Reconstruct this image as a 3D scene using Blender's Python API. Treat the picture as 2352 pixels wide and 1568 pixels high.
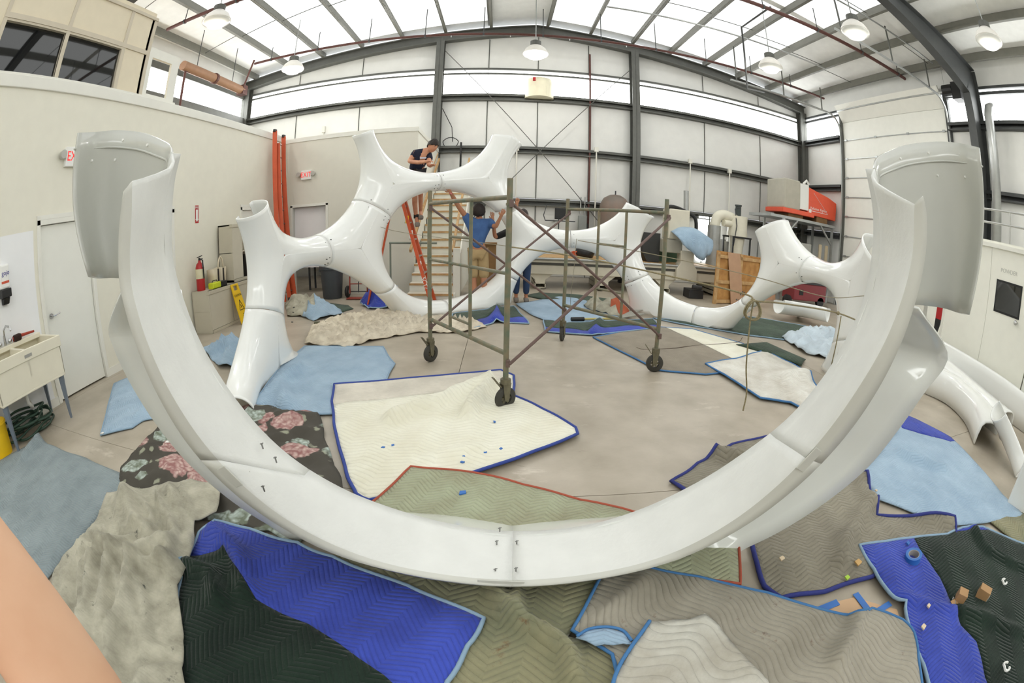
import bpy, bmesh, math, random
import numpy as np
from mathutils import Vector, Matrix
from mathutils.geometry import delaunay_2d_cdt
random.seed(4)
for o in list(bpy.data.objects): bpy.data.objects.remove(o)
SC = bpy.context.scene
COL = SC.collection
# ---------------------------------------------------------------- camera (equisolid fisheye, f = 1023 px of 2352)
W, H, F = 2352.0, 1568.0, 1023.0
CH = 1.57
def _rot():
    p, r, y = math.radians(74.6234), math.radians(1.4325), math.radians(-1.7227)
    return (Matrix.Rotation(y, 3, 'Z') @ Matrix.Rotation(p, 3, 'X') @ Matrix.Rotation(r, 3, 'Z'))
RC = _rot()
cd = bpy.data.cameras.new('camera'); cam = bpy.data.objects.new('camera', cd); COL.objects.link(cam)
cd.type = 'PANO'; cd.sensor_width = 36.0; cd.sensor_height = 24.0; cd.sensor_fit = 'HORIZONTAL'
cd.clip_start = 0.01; cd.clip_end = 200
tgt = cd if hasattr(cd, 'panorama_type') else cd.cycles
tgt.panorama_type = 'FISHEYE_EQUISOLID'; tgt.fisheye_lens = F / W * 36.0; tgt.fisheye_fov = math.radians(220)
cam.location = (0, 0, CH); cam.rotation_euler = RC.to_euler()
SC.camera = cam
# ---------------------------------------------------------------- world, exposure
SC.view_settings.view_transform = 'Standard'; SC.view_settings.look = 'None'
SC.view_settings.gamma = 1.0; SC.view_settings.use_curve_mapping = False
SC.view_settings.exposure = 0.38
cy = SC.cycles; cy.max_bounces = 5; cy.diffuse_bounces = 4; cy.glossy_bounces = 2; cy.transmission_bounces = 2
cy.caustics_reflective = False; cy.caustics_refractive = False; cy.use_adaptive_sampling = True; cy.adaptive_threshold = 0.09
wd = bpy.data.worlds.new('sky'); SC.world = wd; wd.use_nodes = True
wd.node_tree.nodes['Background'].inputs[0].default_value = (0.93, 0.97, 1.0, 1)
wd.node_tree.nodes['Background'].inputs[1].default_value = 1.0
SKYLIGHT = 6.5      # radiance of the backlit clerestory panels
ROOFGLOW = 1.15     # radiance of the glow sheets added under the roof
# ---------------------------------------------------------------- pixel -> place on a known plane
def ray(x, y):
    x = x - W/2; y = H/2 - y; r = math.hypot(x, y)
    th = 2*math.asin(min(1, r/(2*F))); s = math.sin(th)/max(r, 1e-9)
    return RC @ Vector((x*s, y*s, -math.cos(th)))
O = Vector((0, 0, CH))
def fl(x, y, z=0.0):
    d = ray(x, y); return O + d*((z-CH)/d.z)
def onY(x, y, Y):
    d = ray(x, y); return O + d*(Y/d.y)
def onX(x, y, X):
    d = ray(x, y); return O + d*(X/d.x)
def V(*a): return Vector(a)
# ---------------------------------------------------------------- materials
def lin(c):
    return tuple((v/255/12.92 if v/255 <= 0.04045 else ((v/255+0.055)/1.055)**2.4) for v in c) + (1,)
MATS = {}
def nd(nt, t, **kw):
    n = nt.nodes.new(t)
    for k, v in kw.items():
        if k.startswith('i_'):
            key = k[2:]; n.inputs[int(key) if key.isdigit() else key].default_value = v
        else: setattr(n, k, v)
    return n
def mat(name, c, rough=0.6, metal=0.0, var=0.08, scale=6.0, bump=0.0, bscale=60.0, c2=None, spec=0.5, coat=0.0, emit=0.0, mix=(0.35, 0.7)):
    if name in MATS: return MATS[name]
    m = bpy.data.materials.new(name); m.use_nodes = True; nt = m.node_tree
    b = nt.nodes['Principled BSDF']
    b.inputs['Roughness'].default_value = rough; b.inputs['Metallic'].default_value = metal
    b.inputs['Specular IOR Level'].default_value = spec; b.inputs['Coat Weight'].default_value = coat
    tc = nd(nt, 'ShaderNodeTexCoord')
    no = nd(nt, 'ShaderNodeTexNoise', i_Scale=scale, i_Detail=5.0); nt.links.new(tc.outputs['Object'], no.inputs['Vector'])
    cr = nd(nt, 'ShaderNodeValToRGB'); nt.links.new(no.outputs['Fac'], cr.inputs[0])
    a = lin(c); e2 = lin(c2) if c2 else tuple(v*(1-var) for v in a[:3]) + (1,)
    cr.color_ramp.elements[0].color = e2; cr.color_ramp.elements[1].color = a
    cr.color_ramp.elements[0].position = mix[0]; cr.color_ramp.elements[1].position = mix[1]
    nt.links.new(cr.outputs[0], b.inputs['Base Color'])
    if bump:
        n2 = nd(nt, 'ShaderNodeTexNoise', i_Scale=bscale, i_Detail=4.0); nt.links.new(tc.outputs['Object'], n2.inputs['Vector'])
        bp = nd(nt, 'ShaderNodeBump', i_Strength=bump, i_Distance=0.01); nt.links.new(n2.outputs['Fac'], bp.inputs['Height'])
        nt.links.new(bp.outputs[0], b.inputs['Normal'])
    if emit:
        b.inputs['Emission Color'].default_value = a; b.inputs['Emission Strength'].default_value = emit
    MATS[name] = m; return m
def emis(name, c, s):
    if name in MATS: return MATS[name]
    m = bpy.data.materials.new(name); m.use_nodes = True; nt = m.node_tree
    nt.nodes.remove(nt.nodes['Principled BSDF'])
    e = nd(nt, 'ShaderNodeEmission'); e.inputs[0].default_value = lin(c); e.inputs[1].default_value = s
    nt.links.new(e.outputs[0], nt.nodes['Material Output'].inputs[0]); MATS[name] = m; return m
def quilt(name, c, rot=0.0, freq=16.0, amp=1.0, per=3.2, c2=None, strength=0.6, var=0.25, nscale=2.5, stain=None, zig=True):
    """moving-blanket cloth: zig-zag stitched channels as fine relief, faded colour"""
    if name in MATS: return MATS[name]
    m = bpy.data.materials.new(name); m.use_nodes = True; nt = m.node_tree; L = nt.links.new
    b = nt.nodes['Principled BSDF']; b.inputs['Roughness'].default_value = 0.9; b.inputs['Specular IOR Level'].default_value = 0.15
    b.inputs['Sheen Weight'].default_value = 0.15
    tc = nd(nt, 'ShaderNodeTexCoord'); mp = nd(nt, 'ShaderNodeMapping'); mp.inputs['Rotation'].default_value = (0, 0, rot)
    L(tc.outputs['Object'], mp.inputs[0])
    wob = nd(nt, 'ShaderNodeTexNoise', i_Scale=1.7, i_Detail=2.0); L(mp.outputs[0], wob.inputs['Vector'])
    sp = nd(nt, 'ShaderNodeSeparateXYZ'); L(mp.outputs[0], sp.inputs[0])
    def ma(op, a, bb=None, cc=None):
        n = nd(nt, 'ShaderNodeMath', operation=op)
        for i, q in enumerate((a, bb, cc)):
            if q is None: continue
            if isinstance(q, (int, float)): n.inputs[i].default_value = q
            else: L(q, n.inputs[i])
        return n.outputs[0]
    xx = ma('MULTIPLY', sp.outputs[0], per)
    if zig: tri = ma('PINGPONG', xx, 0.5)
    else: tri = ma('MULTIPLY', ma('SINE', ma('MULTIPLY', xx, 6.283)), 0.25)
    v = ma('ADD', ma('MULTIPLY', sp.outputs[1], freq), ma('MULTIPLY', tri, amp*2.2))
    v = ma('ADD', v, ma('MULTIPLY', wob.outputs['Fac'], 2.6))
    s = ma('POWER', ma('ABSOLUTE', ma('SINE', ma('MULTIPLY', v, 3.1416))), 0.55)
    fine = nd(nt, 'ShaderNodeTexNoise', i_Scale=70.0, i_Detail=3.0); L(tc.outputs['Object'], fine.inputs['Vector'])
    hgt = ma('ADD', s, ma('MULTIPLY', fine.outputs['Fac'], 0.35))
    bp = nd(nt, 'ShaderNodeBump', i_Strength=strength, i_Distance=0.012); L(hgt, bp.inputs['Height']); L(bp.outputs[0], b.inputs['Normal'])
    no = nd(nt, 'ShaderNodeTexNoise', i_Scale=nscale, i_Detail=6.0, i_Roughness=0.65); L(tc.outputs['Object'], no.inputs['Vector'])
    cr = nd(nt, 'ShaderNodeValToRGB'); L(no.outputs['Fac'], cr.inputs[0])
    a = lin(c); e2 = lin(c2) if c2 else tuple(q*(1-var) for q in a[:3]) + (1,)
    cr.color_ramp.elements[0].color = e2; cr.color_ramp.elements[1].color = a
    cr.color_ramp.elements[0].position = 0.35; cr.color_ramp.elements[1].position = 0.65
    out = cr.outputs[0]
    if stain:
        n3 = nd(nt, 'ShaderNodeTexNoise', i_Scale=9.0, i_Detail=8.0, i_Roughness=0.7); L(tc.outputs['Object'], n3.inputs['Vector'])
        r3 = nd(nt, 'ShaderNodeValToRGB'); L(n3.outputs['Fac'], r3.inputs[0]); r3.color_ramp.elements[0].position = 0.62; r3.color_ramp.elements[1].position = 0.7
        mx = nd(nt, 'ShaderNodeMixRGB'); L(r3.outputs[0], mx.inputs[0]); L(out, mx.inputs[1]); mx.inputs[2].default_value = lin(stain); out = mx.outputs[0]
    L(out, b.inputs['Base Color'])
    MATS[name] = m; return m
def glass(name, c=(200, 205, 205), rough=0.03):
    if name in MATS: return MATS[name]
    m = bpy.data.materials.new(name); m.use_nodes = True; b = m.node_tree.nodes['Principled BSDF']
    b.inputs['Base Color'].default_value = lin(c); b.inputs['Roughness'].default_value = rough
    b.inputs['Specular IOR Level'].default_value = 0.9; MATS[name] = m; return m
# ---------------------------------------------------------------- mesh builder
class MB:
    def __init__(s): s.v = []; s.f = []; s.m = []
    def add(s, vs, fs, mi=0):
        b = len(s.v); s.v += [tuple(q) for q in vs]; s.f += [tuple(i+b for i in q) for q in fs]; s.m += [mi]*len(fs); return s
    def box(s, c, size, rz=0.0, mi=0, R=None):
        c = Vector(c); sx, sy, sz = (q/2 for q in size); R = R or Matrix.Rotation(rz, 3, 'Z')
        vs = [c + R @ Vector((x*sx, y*sy, z*sz)) for x in (-1, 1) for y in (-1, 1) for z in (-1, 1)]
        return s.add(vs, [(0,1,3,2),(4,6,7,5),(0,4,5,1),(2,3,7,6),(0,2,6,4),(1,5,7,3)], mi)
    def bb(s, x0, x1, y0, y1, z0, z1, mi=0):
        return s.box(((x0+x1)/2, (y0+y1)/2, (z0+z1)/2), (x1-x0, y1-y0, z1-z0), 0, mi)
    def frame(s, a, b, up=(0, 0, 1)):
        d = (Vector(b)-Vector(a)); l = d.length; d = d/l if l > 1e-9 else Vector((0, 0, 1)); up = Vector(up)
        if abs(d.dot(up)) > 0.98: up = Vector((0, 1, 0)) if abs(d.y) < 0.9 else Vector((1, 0, 0))
        x = up.cross(d).normalized(); y = d.cross(x); return d, x, y, l
    def bar(s, a, b, w, h, up=(0, 0, 1), mi=0):
        a = Vector(a); b = Vector(b); d, x, y, l = s.frame(a, b, up)
        vs = [p + x*(i*w/2) + y*(j*h/2) for p in (a, b) for i in (-1, 1) for j in (-1, 1)]
        return s.add(vs, [(0,1,3,2),(4,6,7,5),(0,4,5,1),(2,3,7,6),(0,2,6,4),(1,5,7,3)], mi)
    def cyl(s, a, b, r, r2=None, n=12, cap=True, mi=0):
        a = Vector(a); b = Vector(b); r2 = r if r2 is None else r2; d, x, y, l = s.frame(a, b)
        vs = [p + (x*math.cos(t) + y*math.sin(t))*q for p, q in ((a, r), (b, r2)) for t in (2*math.pi*i/n for i in range(n))]
        fs = [(i, (i+1) % n, n+(i+1) % n, n+i) for i in range(n)]
        if cap: fs += [tuple(range(n-1, -1, -1)), tuple(range(n, 2*n))]
        return s.add(vs, fs, mi)
    def tube(s, pts, r, n=8, closed=False, mi=0, cap=True):
        P = [Vector(p) for p in pts]; N = len(P); rings = []; prev = None
        rr = r if isinstance(r, (list, tuple)) else [r]*N
        for i in range(N):
            t = (P[(i+1) % N]-P[i-1]) if (closed or 0 < i < N-1) else (P[1]-P[0] if i == 0 else P[-1]-P[-2])
            t = t.normalized() if t.length > 1e-9 else Vector((0, 0, 1))
            if prev is None: u = t.orthogonal().normalized()
            else:
                u = prev - t*prev.dot(t); u = u.normalized() if u.length > 1e-6 else t.orthogonal().normalized()
            prev = u; w = t.cross(u)
            rings.append([P[i] + (u*math.cos(2*math.pi*k/n) + w*math.sin(2*math.pi*k/n))*rr[i] for k in range(n)])
        vs = [q for g in rings for q in g]; fs = []
        for i in range(N if closed else N-1):
            a = i*n; b = ((i+1) % N)*n
            fs += [(a+k, a+(k+1) % n, b+(k+1) % n, b+k) for k in range(n)]
        if cap and not closed: fs += [tuple(range(n-1, -1, -1)), tuple(range((N-1)*n, N*n))]
        return s.add(vs, fs, mi)
    def lathe(s, prof, c, n=24, ax=None, mi=0, caps=True):
        c = Vector(c); d, x, y, _ = s.frame((0, 0, 0), ax or (0, 0, 1))
        vs = [c + d*z + (x*math.cos(t) + y*math.sin(t))*r for r, z in prof for t in (2*math.pi*i/n for i in range(n))]
        fs = [(k*n+i, k*n+(i+1) % n, (k+1)*n+(i+1) % n, (k+1)*n+i) for k in range(len(prof)-1) for i in range(n)]
        if caps: fs += [tuple(range(n-1, -1, -1)), tuple(range((len(prof)-1)*n, len(prof)*n))]
        return s.add(vs, fs, mi)
    def prism(s, poly, ext, mi=0):
        P = [Vector(p) for p in poly]; e = Vector(ext); n = len(P)
        return s.add(P + [p+e for p in P], [tuple(range(n-1, -1, -1)), tuple(range(n, 2*n))] + [(i, (i+1) % n, n+(i+1) % n, n+i) for i in range(n)], mi)
    def grid(s, G, mi=0, flip=False):
        r, c = len(G), len(G[0])
        fs = [(i*c+j, i*c+j+1, (i+1)*c+j+1, (i+1)*c+j) for i in range(r-1) for j in range(c-1)]
        if flip: fs = [q[::-1] for q in fs]
        return s.add([p for row in G for p in row], fs, mi)
    def build(s, name, mats, parent=None, smooth=False, bevel=0.0, solid=0.0, sub=0, off=-1.0, auto=None):
        vs = np.array([tuple(q) for q in s.v], dtype=float)
        if parent is not None:
            org = Vector(parent['_org']) if '_org' in parent else Vector((0, 0, 0))
        else:
            lo, hi = vs.min(0), vs.max(0); org = Vector(((lo[0]+hi[0])/2, (lo[1]+hi[1])/2, lo[2]))
        me = bpy.data.meshes.new(name); me.from_pydata([tuple(q) for q in (vs - np.array(org))], [], s.f)
        if not isinstance(mats, (list, tuple)): mats = [mats]
        for m in mats: me.materials.append(m)
        if len(mats) > 1: me.polygons.foreach_set('material_index', s.m)
        if smooth:
            me.polygons.foreach_set('use_smooth', [True]*len(me.polygons))
        me.update()
        bmn = bmesh.new(); bmn.from_mesh(me)
        if not smooth or not getattr(s, 'keepn', False): bmesh.ops.recalc_face_normals(bmn, faces=bmn.faces)
        if smooth and auto:
            for e in bmn.edges:
                if len(e.link_faces) == 2 and e.calc_face_angle(0) > math.radians(auto): e.smooth = False
        bmn.to_mesh(me); bmn.free()
        o = bpy.data.objects.new(name, me); COL.objects.link(o); o['_org'] = tuple(org)
        if parent is not None: o.parent = parent; o.location = (0, 0, 0)
        else: o.location = org
        if bevel:
            q = o.modifiers.new('bevel', 'BEVEL'); q.width = bevel; q.segments = 2; q.limit_method = 'ANGLE'
        if sub: q = o.modifiers.new('sub', 'SUBSURF'); q.levels = sub; q.render_levels = sub
        if solid: q = o.modifiers.new('solid', 'SOLIDIFY'); q.thickness = solid; q.offset = off
        return o
def tag(o, label=None, cat=None, group=None, kind=None):
    if label: o['label'] = label
    if cat: o['category'] = cat
    if group: o['group'] = group
    if kind: o['kind'] = kind
    return o
def thing(name, loc, label, cat, group=None):
    o = bpy.data.objects.new(name, None); COL.objects.link(o); o.location = loc; o['_org'] = tuple(loc); o.empty_display_size = 0.1
    return tag(o, label, cat, group)
def struct(name, loc=(0, 0, 0)):
    o = bpy.data.objects.new(name, None); COL.objects.link(o); o.location = loc; o['_org'] = tuple(loc); o['kind'] = 'structure'; return o
def share(o, parent, delta):
    """copy of a part, sharing its mesh, shifted by delta from the source's place"""
    c = o.copy(); COL.objects.link(c); c.parent = parent; c.location = Vector(o.location) + Vector(delta); return c
def text_part(name, txt, size, loc, R, m, parent, ext=0.001, ax='CENTER', sx=1.0):
    cu = bpy.data.curves.new(name, 'FONT'); cu.body = txt; cu.size = size; cu.extrude = ext; cu.align_x = ax; cu.align_y = 'CENTER'
    t = bpy.data.objects.new(name+'_t', cu); COL.objects.link(t)
    dg = bpy.context.evaluated_depsgraph_get(); me = bpy.data.meshes.new_from_object(t.evaluated_get(dg)); bpy.data.objects.remove(t)
    org = Vector(parent['_org']) if parent is not None else Vector((0, 0, 0))
    S = Matrix.Diagonal((sx, 1, 1)).to_4x4()
    me.transform(Matrix.Translation(Vector(loc)-org) @ R.to_4x4() @ S); me.materials.clear(); me.materials.append(m)
    o = bpy.data.objects.new(name, me); COL.objects.link(o)
    if parent is not None: o.parent = parent
    return o
def faceR(nrm, up=(0, 0, 1)):
    """rotation whose local z is nrm and whose y is up: for lettering on a wall"""
    n = Vector(nrm).normalized(); x = Vector(up).cross(n).normalized(); y = n.cross(x); return Matrix((x, y, n)).transposed()
# ================================================================= SETTING
concrete = mat('concrete', (184, 174, 158), 0.38, var=0.18, scale=2.3, bump=0.08, bscale=30, c2=(158, 148, 131), spec=0.45, mix=(.3, .68))
def scuffs(m):
    nt = m.node_tree; L = nt.links.new; b = nt.nodes['Principled BSDF']; src = b.inputs['Base Color'].links[0].from_socket
    tc = nd(nt, 'ShaderNodeTexCoord'); mp = nd(nt, 'ShaderNodeMapping'); mp.inputs['Scale'].default_value = (1.0, 2.4, 1); mp.inputs['Rotation'].default_value = (0, 0, .5); L(tc.outputs['Object'], mp.inputs[0])
    out = src
    for sc_, lo_, hi_, col, amt in ((1.6, .6, .72, (222, 214, 200), .55), (3.7, .62, .7, (118, 108, 94), .4), (.9, .58, .75, (140, 130, 112), .35)):
        n = nd(nt, 'ShaderNodeTexNoise', i_Scale=sc_, i_Detail=9.0, i_Roughness=0.72); L(mp.outputs[0], n.inputs['Vector']); r = nd(nt, 'ShaderNodeValToRGB'); L(n.outputs['Fac'], r.inputs[0])
        r.color_ramp.elements[0].position = lo_; r.color_ramp.elements[1].position = hi_; r.color_ramp.elements[1].color = (amt, amt, amt, 1)
        mx = nd(nt, 'ShaderNodeMixRGB'); L(r.outputs[0], mx.inputs[0]); L(out, mx.inputs[1]); mx.inputs[2].default_value = lin(col); out = mx.outputs[0]
    L(out, b.inputs['Base Color'])
scuffs(concrete)
joint_dark = mat('joint', (88, 82, 74), 0.8)
paint_white = mat('paint_white', (238, 237, 226), 0.6, var=0.03)
paint_cream = mat('paint_cream', (232, 229, 214), 0.6, var=0.03)
trim_white = mat('trim_white', (232, 231, 222), 0.45, var=0.03)
insul = mat('insulation_vinyl', (228, 228, 224), 0.5, var=0.05, scale=3, bump=0.25, bscale=9)
roof_vinyl = mat('roof_vinyl', (238, 238, 234), 0.55, var=0.06, scale=5, bump=0.25, bscale=12)
steel_dk = mat('steel_grey', (96, 97, 92), 0.5, metal=0.1, var=0.15)
steel_dk2 = mat('steel_charcoal', (70, 72, 72), 0.5, metal=0.1, var=0.15)
steel_lt = mat('steel_galv', (176, 178, 176), 0.35, metal=0.6, var=0.12)
rust = mat('rust_red', (92, 52, 44), 0.6, var=0.25, scale=20)
off_white = mat('off_white', (226, 224, 214), 0.5, var=0.04)
cream_pan = mat('cream_panel', (226, 215, 190), 0.6, var=0.04)
batten_m = mat('batten', (206, 196, 176), 0.6, var=0.04)
daylight = emis('daylight_panel', (250, 252, 250), SKYLIGHT)
roofglow = emis('roof_glow', (250, 252, 250), ROOFGLOW)
black = mat('black', (22, 22, 22), 0.5)
chrome = mat('chrome', (200, 200, 200), 0.15, metal=1.0)
dkglass = mat('dark_glass', (26, 27, 27), 0.03, spec=1.0, var=0.0)

YB, XR, XL, XW = 13.0, 10.5, -8.7, -5.1     # back wall, right wall, far-left wall, inner left wall
RX, RZ = 0.9, 7.55                          # ridge line, underside of end rafter
def zr(x): return RZ - 0.11*abs(x-RX)
# floor: concrete slabs with open joints
flo = struct('floor')
MB().bb(-9.2, 11, -7.4, 13.4, -0.3, -0.03).build('subgrade', joint_dark, flo)
xs = [-9.0, -5.0, -0.42, 4.2, 8.8, 10.8]; ys = [-7.2, -2.4, 2.2, 6.9, 13.3]
for i in range(5):
    for j in range(4):
        MB().bb(xs[i]+.003, xs[i+1]-.003, ys[j]+.003, ys[j+1]-.003, -0.05, 0).build('slab', concrete, flo)
# --- back wall
wb = struct('wall_back')
seams = [XL, -6.6, -4.4, -1.94, -0.5, 0.97, 2.5, 3.9, 6.3, 8.5, XR]
rows = [(0, 2.29), (2.29, 3.84), (3.84, 5.4)]
for a, b in zip(seams[:-1], seams[1:]):
    for z0, z1 in rows:
        MB().bb(a+.004, b-.004, YB, YB+.08, z0+.004, z1-.004).build('panel', insul, wb, bevel=0.02)
    m = MB(); za, zb = zr(a)+.1, zr(b)+.1
    if a < RX < b: poly = [(a+.004, YB, 6.34), (b-.004, YB, 6.34), (b-.004, YB, zb), (RX, YB, RZ+.1), (a+.004, YB, za)]
    else: poly = [(a+.004, YB, 6.34), (b-.004, YB, 6.34), (b-.004, YB, zb), (a+.004, YB, za)]
    m.prism(poly, (0, .08, 0)).build('panel', insul, wb, bevel=0.015)
    if b < XR and abs(b+1.94) > .1 and abs(b-3.9) > .1:
        MB().cyl((b, YB-.012, 0.0), (b, YB-.012, 5.3), .012, n=6).cyl((b, YB-.012, 6.3), (b, YB-.012, zr(b)), .012, n=6).build('strap', steel_dk, wb)
for z0 in (2.07, 3.62, 5.26):
    for a, b in ((XL, -1.94), (-1.94, 3.9), (3.9, XR)):
        m = MB(); m.bb(a, b, YB-.18, YB-.01, z0, z0+.03).bb(a, b, YB-.03, YB-.01, z0, z0+.2).bb(a, b, YB-.18, YB-.01, z0+.18, z0+.2).bb(a, b, YB-.18, YB-.165, z0+.13, z0+.2)
        m.build('girt', steel_dk, wb)
MB().bb(XL, XR, YB-.06, YB-.005, 6.14, 6.2).bb(XL, XR, YB-.08, YB-.005, 6.29, 6.36).build('window_rail', steel_dk, wb)
def ibeam_col(x, y, z0, z1, w, d, ax, parent, m_, name='column'):
    m = MB()
    if ax == 'y':
        m.bb(x-w/2, x+w/2, y-d/2, y-d/2+.02, z0, z1).bb(x-w/2, x+w/2, y+d/2-.02, y+d/2, z0, z1).bb(x-.012, x+.012, y-d/2, y+d/2, z0, z1)
    else:
        m.bb(x-d/2, x-d/2+.02, y-w/2, y+w/2, z0, z1).bb(x+d/2-.02, x+d/2, y-w/2, y+w/2, z0, z1).bb(x-d/2, x+d/2, y-.012, y+.012, z0, z1)
    return m.build(name, m_, parent)
for x in (-1.94, 3.88): ibeam_col(x, YB-.2, 0, zr(x)+.02, .24, .3, 'y', wb, steel_dk)
for x in (XL+.14, XR-.16): ibeam_col(x, YB-.2, 0, zr(x)+.02, .26, .3, 'y', wb, steel_dk)
# clerestory glazing, back
wn = struct('window_1')
for a, b in zip(seams[:-1], seams[1:]):
    MB().bb(a+.01, b-.01, YB+.02, YB+.05, 5.46, 6.14).build('pane', daylight, wn)
    MB().bb(a+.01, b-.01, YB+.02, YB+.05, 6.2, 6.29).build('pane', daylight, wn)
for k in range(24):     # little hook bolts along the sill girt
    x = [-4.9, -1.2, 1.6, 4.6, 7.3, -7.2][k//4] + .35*(k % 4)
    MB().cyl((x, YB-.19, 5.44), (x+.03, YB-.2, 5.5), .008, n=5).build('hook_bolt', steel_lt, wb)
# rod bracing X
for p, q in (((-1.8, YB-.3, 6.9), (3.75, YB-.3, 0.6)), ((3.75, YB-.3, 6.6), (-1.8, YB-.3, .6))):
    MB().cyl(p, q, .012, n=6).build('brace_rod', steel_dk, wb)
# --- right wall
wr = struct('wall_right')
ry = [-7.0, -4.6, -2.2, 0.2, 2.6, 4.85, 6.0]
for a, b in zip(ry[:-1], ry[1:]):
    for z0, z1 in rows: MB().bb(XR, XR+.08, a+.004, b-.004, z0+.004, z1-.004).build('panel', insul, wr, bevel=0.02)
    MB().bb(XR, XR+.08, a+.004, b-.004, 6.34, zr(XR)+.6).build('panel', insul, wr, bevel=.02)
for z0, z1 in rows: MB().bb(XR, XR+.08, 10.72, 13, z0+.004, z1-.004).build('panel', insul, wr, bevel=.02)
MB().bb(XR, XR+.08, 6.0, 13, 6.34, zr(XR)+.6).build('panel', insul, wr)
for z0 in (2.07, 3.62, 5.26):
    for a, b in ((-7, 4.85), (4.85, 6.0), (10.72, 13)):
        MB().bb(XR-.18, XR-.01, a, b, z0, z0+.03).bb(XR-.03, XR-.01, a, b, z0, z0+.2).bb(XR-.18, XR-.01, a, b, z0+.18, z0+.2).bb(XR-.18, XR-.165, a, b, z0+.12, z0+.2).build('girt', steel_dk2, wr)
MB().bb(XR-.08, XR-.005, -7, 6, 6.14, 6.22).bb(XR-.08, XR-.005, -7, 13, 6.29, 6.36).bb(XR-.08, XR-.005, 10.72, 13, 6.14, 6.22).build('window_rail', steel_dk2, wr)
wn = struct('window_2')
for a, b in list(zip(ry[:-1], ry[1:])) + [(10.72, 13)]:
    MB().bb(XR+.02, XR+.05, a+.01, b-.01, 5.46, 6.14).build('pane', daylight, wn)
    MB().bb(XR+.02, XR+.05, a+.01, b-.01, 6.22, 6.29).build('pane', daylight, wn)
# main frame: tapered column and rafters at Y = 4.85
fr = struct('trim_1')
def plate_beam(pts_lo, pts_hi, y, w, name, m_, parent):
    m = MB(); n = len(pts_lo)
    for (a, b, c, d) in [(pts_lo[i], pts_lo[i+1], pts_hi[i+1], pts_hi[i]) for i in range(n-1)]:
        m.prism([(a[0], y-.012, a[1]), (b[0], y-.012, b[1]), (c[0], y-.012, c[1]), (d[0], y-.012, d[1])], (0, .024, 0))
        m.bar((a[0], y, a[1]), (b[0], y, b[1]), w, .025); m.bar((d[0], y, d[1]), (c[0], y, c[1]), w, .025)
    return m.build(name, m_, parent)
plate_beam([(XR-.75, zr(XR)-.55), (5.5, zr(5.5)-.02), (RX, RZ+.05)], [(XR-.1, zr(XR)+.28), (5.5, zr(5.5)+.28), (RX, RZ+.28)], 4.85, .25, 'rafter', steel_dk2, fr)
plate_beam([(RX, RZ+.05), (-3.7, zr(-3.7)-.02), (XL+.75, zr(XL)-.55)], [(RX, RZ+.28), (-3.7, zr(-3.7)+.28), (XL+.1, zr(XL)+.28)], 4.85, .25, 'rafter', steel_dk2, fr)
m = MB()
for x0, x1 in ((XR-.08, XR-.1), ):
    m.prism([(XR-.1, 4.85-.012, 0), (XR-.4, 4.85-.012, 0), (XR-.75, 4.85-.012, zr(XR)-.5), (XR-.1, 4.85-.012, zr(XR)+.25)], (0, .024, 0))
    m.bar((XR-.4, 4.85, 0), (XR-.75, 4.85, zr(XR)-.5), .25, .025, up=(1, 0, 0)); m.bar((XR-.1, 4.85, 0), (XR-.1, 4.85, zr(XR)+.25), .25, .025, up=(1, 0, 0))
m.build('column', steel_dk2, fr)
# --- overhead door (door_1)
d1 = struct('door_4'); Y0, Y1 = 6.08, 10.62
doorw = mat('door_white', (240, 240, 232), 0.45, var=0.03)
nsec = 9; hz = 5.55/nsec
for k in range(nsec):
    z0 = .35 + k*hz
    sec = MB().bb(XR-.02, XR+.03, Y0, Y1, z0+.006, z0+hz-.006).build('section', doorw, d1, bevel=.006)
    MB().bb(XR-.05, XR-.02, Y0, Y1, z0-.012, z0+.012).build('strut', steel_lt, d1)
    for q in range(4):
        yy = Y0 + .15 + q*(Y1-Y0-.3)/3
        MB().bb(XR-.075, XR-.05, yy-.05, yy+.05, z0-.03, z0+.03).build('hinge', steel_lt, d1)
# tilted top section following the track bend
MB().prism([(XR-.02, Y0, 5.9), (XR+.03, Y0, 5.9), (XR-.32, Y0, 6.42), (XR-.37, Y0, 6.4)], (0, Y1-Y0, 0)).build('section', doorw, d1)
winm = emis('door_lite', (255, 255, 255), SKYLIGHT*.7)
for yy in (8.9, 7.9, 7.0):
    MB().bb(XR-.03, XR-.021, yy-.3, yy+.3, 2.95, 3.3).build('pane', winm, d1)
for y in (Y0-.08, Y1+.08):
    pts = [(XR-.1, y, 0), (XR-.1, y, 5.6)] + [(XR-.1-.5*(1-math.cos(t)), y, 5.6+.5*math.sin(t)) for t in (.3, .6, .9, 1.2, 1.57)] + [(6.1, y, 6.12)]
    MB().tube(pts, .035, n=6).build('track', steel_lt, d1)
    for x in (9.6, 8.0, 6.3): MB().bar((x, y, 6.12), (x, y, zr(x)+.3), .03, .03).build('track_hanger', steel_dk, d1)
MB().cyl((XR-.25, Y0-.5, 6.25), (XR-.25, Y1, 6.25), .03, n=8).build('torsion_shaft', steel_lt, d1)
MB().cyl((XR-.28, Y0-.2, 6.25), (XR-.28, Y0-.55, 6.25), .16, n=14).box((XR-.35, Y0-.75, 6.15), (.3, .3, .45)).build('door_operator', black, d1)
MB().bb(XR+.06, XR+.09, Y0, Y1, 0, .35).build('daylight_gap', emis('outdoor_light', (255, 255, 255), 2.2), d1)
MB().bb(XR-.1, XR+.08, Y0-.14, Y0, 0, 6.3).build('jamb', steel_dk2, d1); MB().bb(XR-.1, XR+.08, Y1, Y1+.1, 0, 6.3).build('jamb', steel_dk, d1)
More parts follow.
